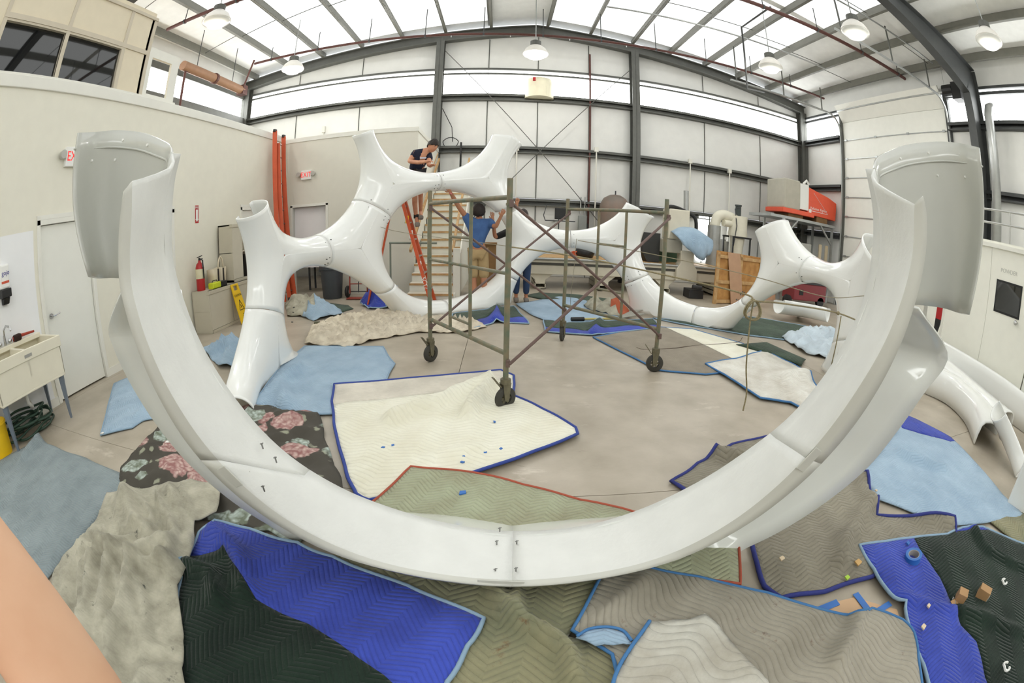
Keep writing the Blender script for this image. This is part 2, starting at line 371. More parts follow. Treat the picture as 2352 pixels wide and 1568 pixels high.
# --- far left wall behind the mezzanine
wl2 = struct('wall_left_outer')
for a, b in ((-7, 4.8), (4.8, 9), (9, 13)):
    for z0, z1 in rows: MB().bb(XL-.08, XL, a+.004, b-.004, z0+.004, z1-.004).build('panel', insul, wl2, bevel=.02)
    MB().bb(XL-.08, XL, a, b, 6.34, zr(XL)+.6).build('panel', insul, wl2)
    MB().bb(XL+.01, XL+.18, a, b, 5.26, 5.46).bb(XL+.01, XL+.1, a, b, 6.14, 6.34).build('girt', steel_dk, wl2)
wn = struct('window_3')
for a, b in ((-7, 4.8), (4.8, 9), (9, 13)): MB().bb(XL-.05, XL-.02, a+.01, b-.01, 5.46, 6.14).build('pane', daylight, wn)
# --- wall behind the camera
wf = struct('wall_front')
for a, b in zip(seams[:-1], seams[1:]):
    for z0, z1 in rows: MB().bb(a+.004, b-.004, -7.08, -7, z0+.004, z1-.004).build('panel', insul, wf)
    MB().bb(a, b, -7.08, -7, 6.34, 7.3).build('panel', insul, wf)
wn = struct('window_4')
for a, b in zip(seams[:-1], seams[1:]): MB().bb(a+.01, b-.01, -7.06, -7.03, 5.46, 6.3).build('pane', daylight, wn)
# --- roof
ce = struct('ceiling')
pur = [-8.3, -7.0, -5.75, -4.45, -3.15, -1.85, -0.5, 1.25, 2.55, 3.87, 5.1, 6.35, 7.6, 8.85, 10.1]
edge = [XL-.1] + pur + [XR+.1]
def zd(x): return zr(x) + .55
for a, b in zip(edge[:-1], edge[1:]):
    lights = (a, b) in ()
    for y0, y1 in ((-7.1, -2), (-2, 3), (3, 8), (8, 13.1)):
        m = MB(); xs_ = [a, RX, b] if a < RX < b else [a, b]
        for p, q in zip(xs_[:-1], xs_[1:]): m.prism([(p, y0, zd(p)), (q, y0, zd(q)), (q, y0, zd(q)+.08), (p, y0, zd(p)+.08)], (0, y1-y0, 0))
        m.build('roof_panel', roof_vinyl, ce)
for x in pur:
    z = zd(x); s = 1 if x < RX else -1
    MB().bb(x-.008, x+.008, -7, 13, z-.24, z).bb(x, x+.075*s, -7, 13, z-.24, z-.225).bb(x-.075*s, x, -7, 13, z-.015, z).bb(x+.075*s-.006, x+.075*s+.006, -7, 13, z-.24, z-.2).build('purlin', mat('purlin_grey', (118, 117, 108), .5, var=.1), ce)
# glowing sheets added under the roof so its middle bays read white
sk = struct('window_5')
for a, b in zip(pur[1:12], pur[2:13]):
    if a < RX < b: continue
    for y0, y1 in ((-6.5, -2.1), (-1.9, 2.9), (3.1, 7.9), (8.1, 12.6)):
        a_, b_ = a+.02, b-.02
        MB().prism([(a_, y0, zd(a_)-.006), (b_, y0, zd(b_)-.006), (b_, y0, zd(b_)-.002), (a_, y0, zd(a_)-.002)], (0, y1-y0, 0)).build('pane', roofglow, sk)
# end rafters along the back wall
for a, b in ((RX, XR), (RX, XL)):
    m = MB(); z0, z1 = zr(a), zr(b)
    m.prism([(a, YB-.32, z0), (b, YB-.32, z1), (b, YB-.32, z1+.03), (a, YB-.32, z0+.03)], (0, .25, 0)).prism([(a, YB-.21, z0), (b, YB-.21, z1), (b, YB-.21, z1+.3), (a, YB-.21, z0+.3)], (0, .02, 0)).prism([(a, YB-.32, z0+.28), (b, YB-.32, z1+.28), (b, YB-.32, z1+.31), (a, YB-.32, z0+.31)], (0, .25, 0))
    m.build('end_rafter', steel_dk, ce)
# sag rods between purlins
for y in (1.6, 6.2, 9.6):
    for a, b in zip(pur[:-1], pur[1:]):
        MB().cyl((a, y, zd(a)-.2), (b, y, zd(b)-.06), .011, n=5).build('sag_rod', steel_dk, ce)
# --- inner left wall, mezzanine edge and doors
wl = struct('wall_left')
D1 = (2.66, 3.69, 2.10); D2 = (4.58, 5.5, 2.08); D3 = (7.6, 8.5, 2.08)
def wallx(y0, y1, z0, z1): MB().bb(XW-.12, XW, y0, y1, z0, z1).build('wall_face', paint_cream, wl)
yy = -7.0
for a, b, t in (D1, D2, D3):
    wallx(yy, a, 0, 3.62); wallx(a, b, t, 3.62); yy = b
wallx(yy, 9.5, 0, 3.62)
MB().bb(XW-.14, XW+.03, -7, 9.52, 3.62, 3.77).build('cap', trim_white, wl, bevel=.008)
MB().bb(XW+.001, XW+.006, -.5, 2.6, .0, 2.0).build('splash_panel', mat('splash', (240, 241, 242), .4, var=.02), wl)
MB().bb(XL, XW-.12, -7, 9.5, 3.5, 3.6).build('mezzanine_floor', mat('ply_floor', (190, 170, 140), .7), wl)
for i, (a, b, t) in enumerate((D1, D2, D3)):
    d = struct('door_%d' % (i+1))
    m = MB(); m.bb(XW-.1, XW+.02, a, a+.06, 0, t).bb(XW-.1, XW+.02, b-.06, b, 0, t).bb(XW-.1, XW+.02, a, b, t-.06, t); m.build('door_frame', trim_white, d, bevel=.004)
    m = MB(); m.bb(XW-.07, XW-.03, a+.065, b-.065, .02, t-.065); leaf = m.build('door_leaf', mat('leaf', (234, 234, 226), .45, var=.02), d, bevel=.003)
    MB().bb(XW+.001, XW+.02, a-.002, b+.002, t+.0, t+.05).build('head_casing', trim_white, d)
    hy = a+.16 if i == 0 else b-.15
    m = MB(); m.cyl((XW-.03, hy, 1.0), (XW-.005, hy, 1.0), .03, n=14).cyl((XW-.01, hy, 1.0), (XW+.04, hy, 1.0), .011, n=8)
    s_ = 1 if i == 0 else -1
    m.tube([(XW+.04, hy, 1.0), (XW+.045, hy+.04*s_, 1.0), (XW+.04, hy+.09*s_, 1.005), (XW+.04, hy+.13*s_, 1.012)], .009, n=8); m.build('lever_handle', chrome, leaf, smooth=True, auto=40)
for a, b in ((-7, 2.66), (3.69, 4.58), (5.5, 7.6), (8.5, 9.5)):
    MB().bb(XW, XW+.012, a, b, 0, .1).build('baseboard_left', trim_white, wl)
# office above
of = struct('wall_office')
def office(y0, y1, z0, z1, m_=cream_pan): return MB().bb(XW-.16, XW-.06, y0, y1, z0, z1)
zt, zw = 5.1, 4.44
bounds = [(-7, -4.5), (-4.5, -2), (-2, .4), (.4, 1.52), (1.52, 2.72), (2.72, 3.91), (3.91, 4.49)]
for i, (a, b) in enumerate(bounds):
    if i in (4, 5): office(a, b, zw, zt).build('panel', cream_pan, of)
    else: office(a, b, 3.77, zt).build('panel', cream_pan, of)
    MB().bb(XW-.07, XW-.045, b-.035, b+.035, 3.8, zt-.03).build('batten', batten_m, of)
MB().bb(XW-.065, XW-.04, 1.5, 4.46, zw+.021, zw+.09).build('batten', batten_m, of)
MB().bb(XW-.165, XW-.035, -7, 4.53, zt-.03, zt+.02).build('batten', batten_m, of)
MB().bb(XW-.14, XW+.01, -7, 5.32, 3.77, 3.80).build('sill', trim_white, of)
for n_, (a, b) in enumerate(((1.56, 2.685), (2.76, 3.87))):
    w = struct('window_%d' % (6+n_)); MB().bb(XW-.12, XW-.1, a, b, 3.81, zw).build('pane', dkglass, w)
    MB().bb(XW-.11, XW-.05, a-.03, a, 3.8, zw+.02).bb(XW-.11, XW-.05, b, b+.03, 3.8, zw+.02).bb(XW-.11, XW-.05, a, b, zw-.01, zw+.02).build('frame', batten_m, w)
MB().bb(XL, XW-.06, 4.41, 4.47, 3.6, zt).build('end_wall', cream_pan, of)
MB().bb(XL, XW-.06, -7, 4.47, zt, zt+.1).build('office_roof', cream_pan, of)
# white guard panel with a window opening
w = struct('window_8'); m = MB(); xx = (XW-.1, XW-.05)
m.bb(*xx, 4.52, 4.62, 3.77, 4.62).bb(*xx, 5.13, 5.32, 3.77, 4.62).bb(*xx, 4.62, 5.13, 3.77, 3.86).bb(*xx, 4.62, 5.13, 4.46, 4.62).build('frame', trim_white, w)
# --- room block at the end of the left wall
wk = struct('wall_block'); BYF, BXR = 9.5, -1.85
blk = mat('block_paint', (222, 219, 206), .6, var=.03)
MB().bb(XW-.1, -4.82, BYF, BYF+.12, 0, 3.6).build('wall_face', blk, wk); MB().bb(-3.95, BXR, BYF, BYF+.12, 0, 3.6).build('wall_face', blk, wk); MB().bb(-4.82, -3.95, BYF, BYF+.12, 2.04, 3.6).build('wall_face', blk, wk)
MB().bb(BXR-.12, BXR, BYF+.12, YB-.35, 0, 3.6).build('wall_face', paint_white, wk)
MB().bb(XW-.1, BXR+.02, BYF-.02, BYF+.15, 3.6, 3.7).bb(BXR-.14, BXR+.02, BYF+.15, YB-.35, 3.6, 3.7).build('cap', trim_white, wk)
MB().bb(XL, BXR-.12, BYF+.12, YB-.35, 3.45, 3.55).build('block_ceiling', paint_white, wk)
MB().bb(XW-.1, BXR-.12, 12.3, 12.4, 0, 3.45).build('rear_face', paint_white, wk)
d = struct('door_5'); MB().bb(-4.88, -4.82, BYF-.015, BYF+.13, 0, 2.09).bb(-3.95, -3.89, BYF-.015, BYF+.13, 0, 2.09).bb(-4.88, -3.89, BYF-.015, BYF+.13, 2.04, 2.1).build('door_frame', trim_white, d, bevel=.004)
MB().bb(-4.82, -3.95, 9.63, 9.67, .62, 2.06).build('door_leaf', mat('bright_room_white', (240, 238, 238), .5, var=.02), d)  # white panel standing in for the bright wall beyond the doorway
# --- white room on the right with a door
wk = struct('wall_room_right'); WX = 7.0
for a, b in ((-3.0, .9), (2.12, 3.14), (3.14, 4.6)):
    MB().bb(WX, WX+.1, a+.003, b-.003, 0, 2.24).build('wall_panel', paint_white, wk)
MB().bb(WX, WX+.1, .9, 2.12, 2.06, 2.24).build('wall_panel', paint_white, wk)
MB().bb(WX, XR-.2, 4.5, 4.6, 0, 2.24).build('wall_panel', paint_white, wk)
MB().bb(WX-.04, WX+.14, -3, 4.64, 2.24, 2.3).build('cap', trim_white, wk); MB().bb(WX, XR-.2, -3, 4.6, 2.3, 2.34).build('room_roof', paint_white, wk)
d = struct('door_6'); lf = MB().bb(WX+.01, WX+.06, 1.16, 2.1, .02, 2.04).build('door_leaf', mat('leaf2', (236, 237, 228), .45, var=.02), d, bevel=.003)
MB().bb(WX+.01, WX+.07, .9, 1.16, 0, 2.06).build('side_panel', paint_white, d)
p0, p1 = onX(2290, 640, WX), onX(2340, 735, WX)
MB().bb(WX-.006, WX+.012, p1.y, p0.y, p1.z, p0.z).build('window_frame', black, lf); MB().bb(WX-.01, WX+.012, p1.y+.03, p0.y-.03, p1.z+.03, p0.z-.03).build('pane', dkglass, lf)
q = onX(2335, 742, WX); MB().cyl((WX, q.y, q.z), (WX-.06, q.y, q.z), .02, n=10).lathe([(.02, 0), (.035, .02), (.03, .05), (.01, .06)], (WX-.05, q.y, q.z), ax=(-1, 0, 0), n=12).build('knob', chrome, lf, smooth=True)
text_part('lettering', 'POWDER', .085, (WX-.002, onX(2318, 623, WX).y, onX(2318, 625, WX).z), faceR((-1, 0, 0)), mat('faded', (196, 196, 188), .6), lf)

t = thing('room_fill_light', (-4.0, 10.9, 3.4), 'fill light added inside the end room to brighten its doorway', 'lamp'); MB().bb(-4.6, -3.4, 10.8, 11.0, 3.38, 3.45).build('body', trim_white, t); MB().bb(-4.55, -3.45, 10.82, 10.98, 3.36, 3.38).build('diffuser', emis('room_fill_glow', (255, 252, 246), 25.0), t)  # unseen lamp added to brighten the end room
# ================================================================= LATTICE SCULPTURE
gel = mat('gelcoat', (240, 241, 238), 0.16, var=0.015, scale=3, spec=0.5, coat=0.3)
gel_b = mat('gelcoat_back', (226, 227, 223), 0.5, var=0.05, scale=8, bump=0.25, bscale=45, spec=0.4)
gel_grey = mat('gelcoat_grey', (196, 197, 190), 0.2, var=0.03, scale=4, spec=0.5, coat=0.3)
bolt_m = mat('bolt', (95, 95, 92), 0.4, metal=.8)
def pspline(P, n):
    P = np.array(P, float); N = len(P); d = np.linalg.norm(np.roll(P, -1, 0)-P, axis=1); t = np.r_[0, np.cumsum(d)]
    A = np.zeros((N, N)); B = np.zeros((N, P.shape[1]))
    for i in range(N):
        h0, h1 = d[i-1], d[i]; A[i, (i-1) % N] += h0; A[i, i] += 2*(h0+h1); A[i, (i+1) % N] += h1
        B[i] = 6*((P[(i+1) % N]-P[i])/h1-(P[i]-P[i-1])/h0)
    Mm = np.linalg.solve(A, B); out = []
    for x in np.linspace(0, t[-1], n+1):
        i = min(np.searchsorted(t, x, side='right')-1, N-1); j = (i+1) % N; hh = d[i]; a, b = t[i+1]-x, x-t[i]
        out.append(Mm[i]*a**3/(6*hh)+Mm[j]*b**3/(6*hh)+(P[i]/hh-Mm[i]*hh/6)*a+(P[j]/hh-Mm[j]*hh/6)*b)
    return np.array(out)
PLAN = pspline([(0.05,1.97),(-1.62,2.5),(-2.45,3.95),(-2.2,5.9),(-0.62,7.66),(1.41,8.07),(3.2,7.15),(4.15,5.4),(4.0,3.6),(2.4,2.2)], 3000)
SLEN = np.r_[0, np.cumsum(np.linalg.norm(np.diff(PLAN, axis=0), axis=1))]
TAN = np.gradient(PLAN, axis=0); TAN /= np.linalg.norm(TAN, axis=1)[:, None]; NRM = np.stack([-TAN[:, 1], TAN[:, 0]], 1)
if (NRM[0] @ (PLAN[0]-PLAN.mean(0))) < 0: NRM = -NRM
def place(s, z, g):
    x = np.interp(s, SLEN, PLAN[:, 0]); y = np.interp(s, SLEN, PLAN[:, 1]); nx = np.interp(s, SLEN, NRM[:, 0]); ny = np.interp(s, SLEN, NRM[:, 1])
    return Vector((x+nx*g, y+ny*g, z))
HO = dict(LF=(2.62,1.15,1.2,.97), A1=(5.58,.05,1.1,1.0,-.62), C1=(4.95,2.39,1.12,.97), BL=(7.6,1.15,1.2,.97), T=(7.25,3.38,1.2,.97),
          A2=(9.9,0,1.08,1.13), C2=(9.8,2.42,1.1,.97), BR=(12.22,1.25,1.14,.96), A3=(13.9,.05,1.0,1.08,.6), C3=(14.66,2.4,1.0,.96), RF=(17.0,1.05,1.15,.95,.35),
          LFd=(2.62,-1.25,1.2,.97), BLd=(7.6,-1.3,1.2,.97), BRd=(12.22,-1.2,1.14,.96), RFd=(16.9,-1.3,1.15,.95), A0=(-.2,.0,1.1,1.0), C0=(-.2,2.4,1.1,1.0),
          LFu=(2.4,3.5,1.2,.97), BRu=(12.3,3.65,1.14,.96), C1u=(4.9,4.7,1.1,.97), C2u=(9.8,4.7,1.1,.97), Tu=(7.25,5.7,1.2,.97), RFu=(16.9,3.5,1.1,.96), A4=(19.2,0,1.1,1), C4=(19.3,2.4,1.1,1))
HN = list(HO); HC = np.array([HO[k][:2] for k in HN]); HR = np.array([HO[k][2:4] for k in HN]); HK = np.array([HO[k][4] if len(HO[k]) > 4 else 0. for k in HN])
def evalE(p):
    q = p-HC; return np.sqrt(((q[:, 0]-HK*q[:, 1])/HR[:, 0])**2+(q[:, 1]/HR[:, 1])**2)
NODES = [('LF','A1','LFd'),('LF','A1','C1'),('A1','BL','C1'),('A1','BL','BLd'),('BL','C1','T'),('BL','T','C2'),('BL','A2','BLd'),('BL','A2','C2'),
         ('A2','BR','C2'),('A2','BR','BRd'),('BR','A3','BRd'),('BR','A3','C3'),('A3','RF','C3'),('A3','RF','RFd')]
OPEN = {frozenset(('BL','C2')): .06, frozenset(('T','C2')): -.3, frozenset(('C1','T')): -.14, frozenset(('C2','BR')): -.12, frozenset(('C3','RF')): .004, frozenset(('LF','C1')): -.05}      # the joint still standing open
DP, FLG, WMAX = 0.2, 0.09, 0.5
def node_mesh(tri):
    mb = MB(); mb.keepn = True
    cen = [HC[HN.index(k)] for k in tri]
    ncen = sum(np.array(c) for c in cen)/3
    for a in range(3):
        i = HN.index(tri[a]); c, r = HC[i], HR[i]
        if c[1] < -.5: continue
        angs = []
        for b in range(3):
            if b == a: continue
            j = HN.index(tri[b]); v = HC[j]-c; v = np.array([v[0]-HK[i]*v[1], v[1]])/r; angs.append((math.atan2(v[1], v[0]), frozenset((tri[a], tri[b]))))
        (a0, e0), (a1, e1) = angs
        if (a1-a0) % (2*math.pi) > math.pi: (a0, e0), (a1, e1) = (a1, e1), (a0, e0)
        span = (a1-a0) % (2*math.pi)
        g0, g1 = OPEN.get(e0, .0045), OPEN.get(e1, .0045)
        lo, hi = a0+g0/r[0], a0+span-g1/r[0]
        n = max(8, int((hi-lo)/math.radians(2.5))); G = []
        for k in range(n+1):
            ph = lo+(hi-lo)*k/n; d = np.array([math.cos(ph), math.sin(ph)])*r; d[0] += HK[i]*d[1]; L = np.linalg.norm(d)
            b = c+d
            if b[1] < 0: continue
            tmax = 2.4
            if d[1] < -1e-6: tmax = min(tmax, (0-c[1])/d[1])
            t0, t1 = 1.0, tmax
            e = evalE(c+d*t1); e[i] = 1e9
            if t1 > e.min():
                for _ in range(28):
                    tm = (t0+t1)/2; e = evalE(c+d*tm); e[i] = 1e9
                    if tm > e.min(): t1 = tm
                    else: t0 = tm
            ell = (t1-1)*L
            if ell < .012: continue
            ell += .003
            w = 1/((1/max(ell,.02))**6+(1/WMAX)**6)**(1/6); w = min(w, ell)
            row = []
            un = d/L
            row.append(place(*(b+un*.07), DP+FLG-.004)); row.append(place(*(b+un*.012), DP+FLG)); row.append(place(*b, DP+FLG-.012)); row.append(place(*b, DP+FLG*.5))
            for al in np.linspace(0, math.pi/2, 8):
                p = b+un*(w*(1-math.cos(al))); row.append(place(p[0], max(p[1], 0), DP*(1-math.sin(al))))
            for q in (.5, 1.0):
                p = b+un*(w+(ell-w)*q); row.append(place(p[0], max(p[1], 0), 0))
            G.append(row)
        if len(G) > 1: mb.grid(G)
    return mb
SCU = thing('lattice_sculpture', place(7.6, 0, 0), 'huge white glossy fibreglass ring of rounded lattice openings around the scaffold', 'sculpture')
for tri in NODES:
    mb = node_mesh(tri)
    o = mb.build('panel', gel, SCU, smooth=True, solid=.012, off=0)
# bolts beside the panel joints
def bolt_row(e, names, m_=bolt_m):
    i, j = HN.index(names[0]), HN.index(names[1]); v = HC[j]-HC[i]; u = v/np.linalg.norm(v); t = np.array([-u[1], u[0]])
    L = np.linalg.norm(v); ri = 1/np.linalg.norm(u/HR[i]); rj = 1/np.linalg.norm(u/HR[j])
    for q in (-.06, .06, .12):
        for f in (.12, .3, .8):
            p = HC[i]+u*(ri+(L-ri-rj)*f)+t*q; el = (L-ri-rj)/2; dd = min(f, 1-f)*2
            g = DP*(1-math.sqrt(max(0, 1-(1-dd)**2)))
            a = place(p[0], p[1], g-.012); b = place(p[0], p[1], g+.01)
            MB().cyl(a, b, .007, n=6).build('bolt', m_, SCU)
for e in (('A1','C1'),('BL','T'),('BL','C1'),('A2','C2'),('A2','BR'),('BR','A3'),('A3','C3'),('LF','A1')): bolt_row(0, e)
# ---- front arc, traced from the floor lip up to both open ends
def catmull(P, m):
    P = [np.array(p, float) for p in P]; P = [2*P[0]-P[1]]+P+[2*P[-1]-P[-2]]; out = []
    for i in range(1, len(P)-2):
        for k in range(m):
            t = k/m; a, b, c, d = P[i-1:i+3]
            out.append(.5*((2*b)+(-a+c)*t+(2*a-5*b+4*c-d)*t*t+(-a+3*b-3*c+d)*t**3))
    out.append(P[-2]); return out
# stations left end -> bottom -> right end : lip outer edge, lip fold, apex
ST = [((284,440),(303,417),(395,352)), ((276,500),(303,490),(380,420)), ((272,575),(299,575),(374,510)), ((275,650),(302,650),(377,600)), ((290,720),(318,720),(402,695)), ((318,805),(345,800),(452,815)), ((365,910),(396,905),(545,955)),
      ((430,1015),(470,1015),(650,1060)), ((515,1110),(560,1112),(770,1135)), ((620,1192),(670,1197),(880,1180)), ((760,1268),(800,1263),(990,1212)), ((930,1318),(950,1308),(1085,1230)), ((1176,1347),(1176,1332),(1178,1238)),
      ((1400,1325),(1385,1313),(1330,1228)), ((1560,1283),(1535,1272),(1470,1190)), ((1700,1213),(1670,1202),(1610,1125)), ((1820,1125),(1785,1112),(1720,1055)), ((1925,1020),(1885,1005),(1822,975)), ((2005,910),(1965,895),(1905,880)), ((2065,795),(2030,785),(1960,790)),
      ((2105,680),(2075,670),(2003,690)), ((2125,580),(2095,575),(2022,590)), ((2128,500),(2098,500),(2025,490)), ((2120,450),(2100,470),(2008,388))]
NS = len(ST); MID = 12
def kk(i):
    t = min(1, abs(i-MID)/8.0); return t*t*(3-2*t)
LO, LI, AP = [], [], []
for i, (a, b, c) in enumerate(ST):
    k = kk(i); LO.append(onY(*a, 1.30-.32*k)); LI.append(onY(*b, 1.33-.32*k)); AP.append(onY(*c, 1.60-.26*k))
SUBD = 5
SG = [np.zeros(3) for _ in ST]
for i, w_ in ((0, 1), (1, .75), (2, .45), (3, .2)):
    SG[i] = np.array(onY(386, 389, 1.22)-onY(367, 371, 1.22))*w_; SG[-1-i] = np.array(onY(2017, 421, 1.22)-onY(2036, 411, 1.22))*w_*1.1
LOc, LIc, APc, SGc = (catmull(q, SUBD) for q in (LO, LI, AP, SG))
cuts = [0, 7*SUBD+2, MID*SUBD, 16*SUBD+3, len(LOc)-1]
def lerp(a, b, t): return a+(b-a)*t
for p in range(4):
    i0, i1 = cuts[p], cuts[p+1]
    G = []
    for i in range(i0, i1+1):
        t_ = lerp(LIc[i], APc[i], .0)
        nrm = np.cross(APc[min(i+1, len(APc)-1)]-APc[max(i-1, 0)], APc[i]-LIc[i]); nrm = nrm/np.linalg.norm(nrm)
        cz = nrm if True else 0
        row = [LOc[i], lerp(LOc[i], LIc[i], .5), lerp(LOc[i], LIc[i], .93), lerp(LIc[i], APc[i], .03)]
        sg = SGc[i]
        for q in (.2, .45, .7, .88): row.append(lerp(LIc[i], APc[i], q)+sg*{.2: .35, .45: .75, .7: 1, .88: .72}[q])
        row.append(APc[i]); row.append(APc[i]+np.array([0, .05, 0])+(APc[i]-LIc[i])*.02)
        G.append([Vector(tuple(q)) for q in row])
    mb = MB(); mb.keepn = True
    if p % 2: pass
    e = .0035
    G[0] = [q*(1-e)+G[1][j]*e for j, q in enumerate(G[0])]
    m1 = mb.grid(G)
    mb.m = [(1 if (k % 9) < 2 else 0) for k in range(len(mb.f))]
    mb.build('front_panel', [gel_b, mat('lip_grey', (205, 205, 197), .3, var=.03)], SCU, smooth=True, auto=35, solid=.012, off=0)
# base web of the arc between apex and its outer edge
def loft(A, B, bulge, n, name, m_, close=False):
    G = []
    for a, b, bl in zip(A, B, bulge):
        a = np.array(a); b = np.array(b); row = []
        for k in range(n+1):
            t = k/n; q = lerp(a, b, t) + np.array([0, 1, 0])*bl*math.sin(math.pi*t)
            q[2] = max(q[2], .004); row.append(Vector(tuple(q)))
        G.append(row)
    mb = MB(); mb.keepn = True; mb.grid(G); return mb.build(name, m_, SCU, smooth=True, solid=.012, off=0)
def crm(P, n):
    c = catmull(P, 12); idx = np.linspace(0, len(c)-1, n); return [c[int(round(q))] for q in idx]
tipL = [((180,305),1.2),((222,303),1.36),((270,299),1.47),((330,305),1.5),((376,324),1.46),((392,336),1.42),((395,352),1.34)]
botL = [((205,634),1.2),((226,638),1.36),((252,638),1.46),((290,638),1.5),((335,634),1.46),((360,622),1.42),((377,600),1.34)]
tipR = [((2249,339),1.2),((2205,329),1.36),((2150,325),1.47),((2080,333),1.5),((2030,352),1.46),((2012,367),1.42),((2008,388),1.34)]
botR = [((2225,722),1.2),((2200,718),1.36),((2165,707),1.46),((2112,700),1.5),((2065,700),1.46),((2028,700),1.42),((2003,690),1.34)]
for tp, bt in ((tipL, botL), (tipR, botR)):
    a = catmull([onY(*p, y) for p, y in tp], 5); b = catmull([onY(*p, y) for p, y in bt], 5); G = []
    apx = [np.array(q) for q in (AP[:4] if tp is tipL else AP[:-5:-1])]; apx = crm(apx, 11)
    for k in range(11):
        t = k/10; row = []
        off = apx[k]-lerp(np.array(a[-1]), np.array(b[-1]), t)
        for j, (p, q) in enumerate(zip(a, b)):
            row.append(Vector(tuple(lerp(np.array(p), np.array(q), t) + off*(j/(len(a)-1))**2 + np.array([-.06 if tp is tipL else .06, 0, 0])*math.sin(math.pi*t)*(1-j/(len(a)-1)))))
        G.append(row)
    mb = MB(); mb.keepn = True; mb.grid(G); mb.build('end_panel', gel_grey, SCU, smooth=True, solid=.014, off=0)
fL = [((285,655),1.2),((250,748),1.3),((262,800),1.33),((300,880),1.38),((360,975),1.43),((430,1060),1.48),((520,1140),1.54),((610,1200),1.6)]
fR = [((2110,708),1.2),((2177,818),1.3),((2120,905),1.33),((2060,990),1.38),((1990,1075),1.43),((1900,1150),1.46),((1800,1215),1.48),((1720,1255),1.5)]
eL = [onY(*p, y) for p, y in fL] + [fl(695, 1241), V(-.82, 1.93, 0), V(-.35, 2.0, 0), V(.08, 1.96, 0)]
eR = [onY(*p, y) for p, y in fR] + [fl(1642, 1285), V(.98, 1.86, 0), V(.5, 1.96, 0), V(.08, 1.96, 0)]
apL = [AP[i] for i in (4, 5, 5, 6, 7, 8, 9, 10)] ; apL[2] = (AP[5]+AP[6])/2
apR = [AP[i] for i in (20, 19, 18, 18, 17, 16, 15, 14)]; apR[2] = (AP[19]+AP[18])/2
apL = apL + [AP[10], (AP[10]+AP[11])/2, AP[11], AP[12]]; apR = apR + [AP[14], (AP[14]+AP[13])/2, AP[13], AP[12]]
apL[7] = (AP[9]+AP[10])/2; apR[7] = (AP[15]+AP[14])/2
for A, B in ((apL, eL), (apR, eR)):
    A = crm(A, 60); B = crm(B, 60); bl = [.16*(1-(k/59)**3) for k in range(60)]
    A = [a+np.array([0, .02, 0]) for a in A]
    loft(A, B, bl, 9, 'web_panel', gel_grey if A is None else mat('gelcoat_web', (226, 228, 222), .14, var=.02, coat=.4))
# wing bolts, splice plates and green tape on the arc
for (x, y, Y) in ((602,1020,1.35),(633,1052,1.35),(572,1085,1.22),(605,1118,1.2),(1148,1213,1.62),(1187,1243,1.56),(1141,1243,1.55),(1138,1307,1.38),(1185,1305,1.38),(1746,1057,1.45),(1712,1087,1.42),(1772,1130,1.24),(1737,1158,1.22)):
    q = onY(x, y, Y); MB().cyl(q+V(0, 0, -.02), q+V(0, -.003, .008), .0035, n=8).cyl(q+V(-.008, -.003, .002), q+V(.008, -.003, .008), .0024, n=6).build('wing_bolt', mat('zinc', (150, 150, 148), .3, metal=.9), SCU)
for i_, f0, f1 in ((MID*SUBD, -1.6, .6), (16*SUBD+3, -1.2, 1.0), (7*SUBD+4, -1.0, 1.4)):
    a = Vector(tuple(lerp(LOc[i_], LOc[i_+(1 if f0 > 0 else -2)], abs(f0)/2))); b = Vector(tuple(lerp(LOc[i_], LOc[i_+2], f1/2))); u_ = Vector(tuple(LIc[i_]-LOc[i_])); MB().bar(a+V(0, -.004, 0)+u_*.5, b+V(0, -.004, 0)+u_*.5, u_.length*1.05, .006, up=(0, -1, 0)).build('splice_plate', mat('lip_grey', (205, 205, 197)), SCU, bevel=.003)
tape_g = mat('tape_green', (186, 228, 92), .5)
for a, b, c, d in (((850,1154),(888,1163),(890,1172),(862,1166)), ((1432,1190),(1468,1187),(1466,1192),(1442,1199))):
    MB().prism([fl(*q, .07) for q in (a, b, c, d)], (0, 0, .004)).build('tape_mark', tape_g, SCU)

# ridge and bolt holes near the open ends
for tp, bt in ((tipL, botL), (tipR, botR)):
    a = catmull([onY(*p, y) for p, y in tp], 5); b = catmull([onY(*p, y) for p, y in bt], 5); k_ = -.02 if tp is tipL else .02
    MB().tube([Vector(tuple(lerp(np.array(p), np.array(q), .115)))+V(k_*(1-j/25), -.012, 0) for j, (p, q) in enumerate(zip(a, b))][:-3], .006, n=5).build('joggle_ridge', gel_grey, SCU, smooth=True)
    for j, f in ((6, .06), (12, .06), (5, .2), (11, .2), (17, .06)):
        p = Vector(tuple(lerp(np.array(a[j]), np.array(b[j]), f)))+V(k_*.8, -.014, 0); MB().cyl(p, p+V(0, .01, 0), .007, n=8).build('bolt_hole', mat('hole_white', (250, 250, 246), .5), SCU)
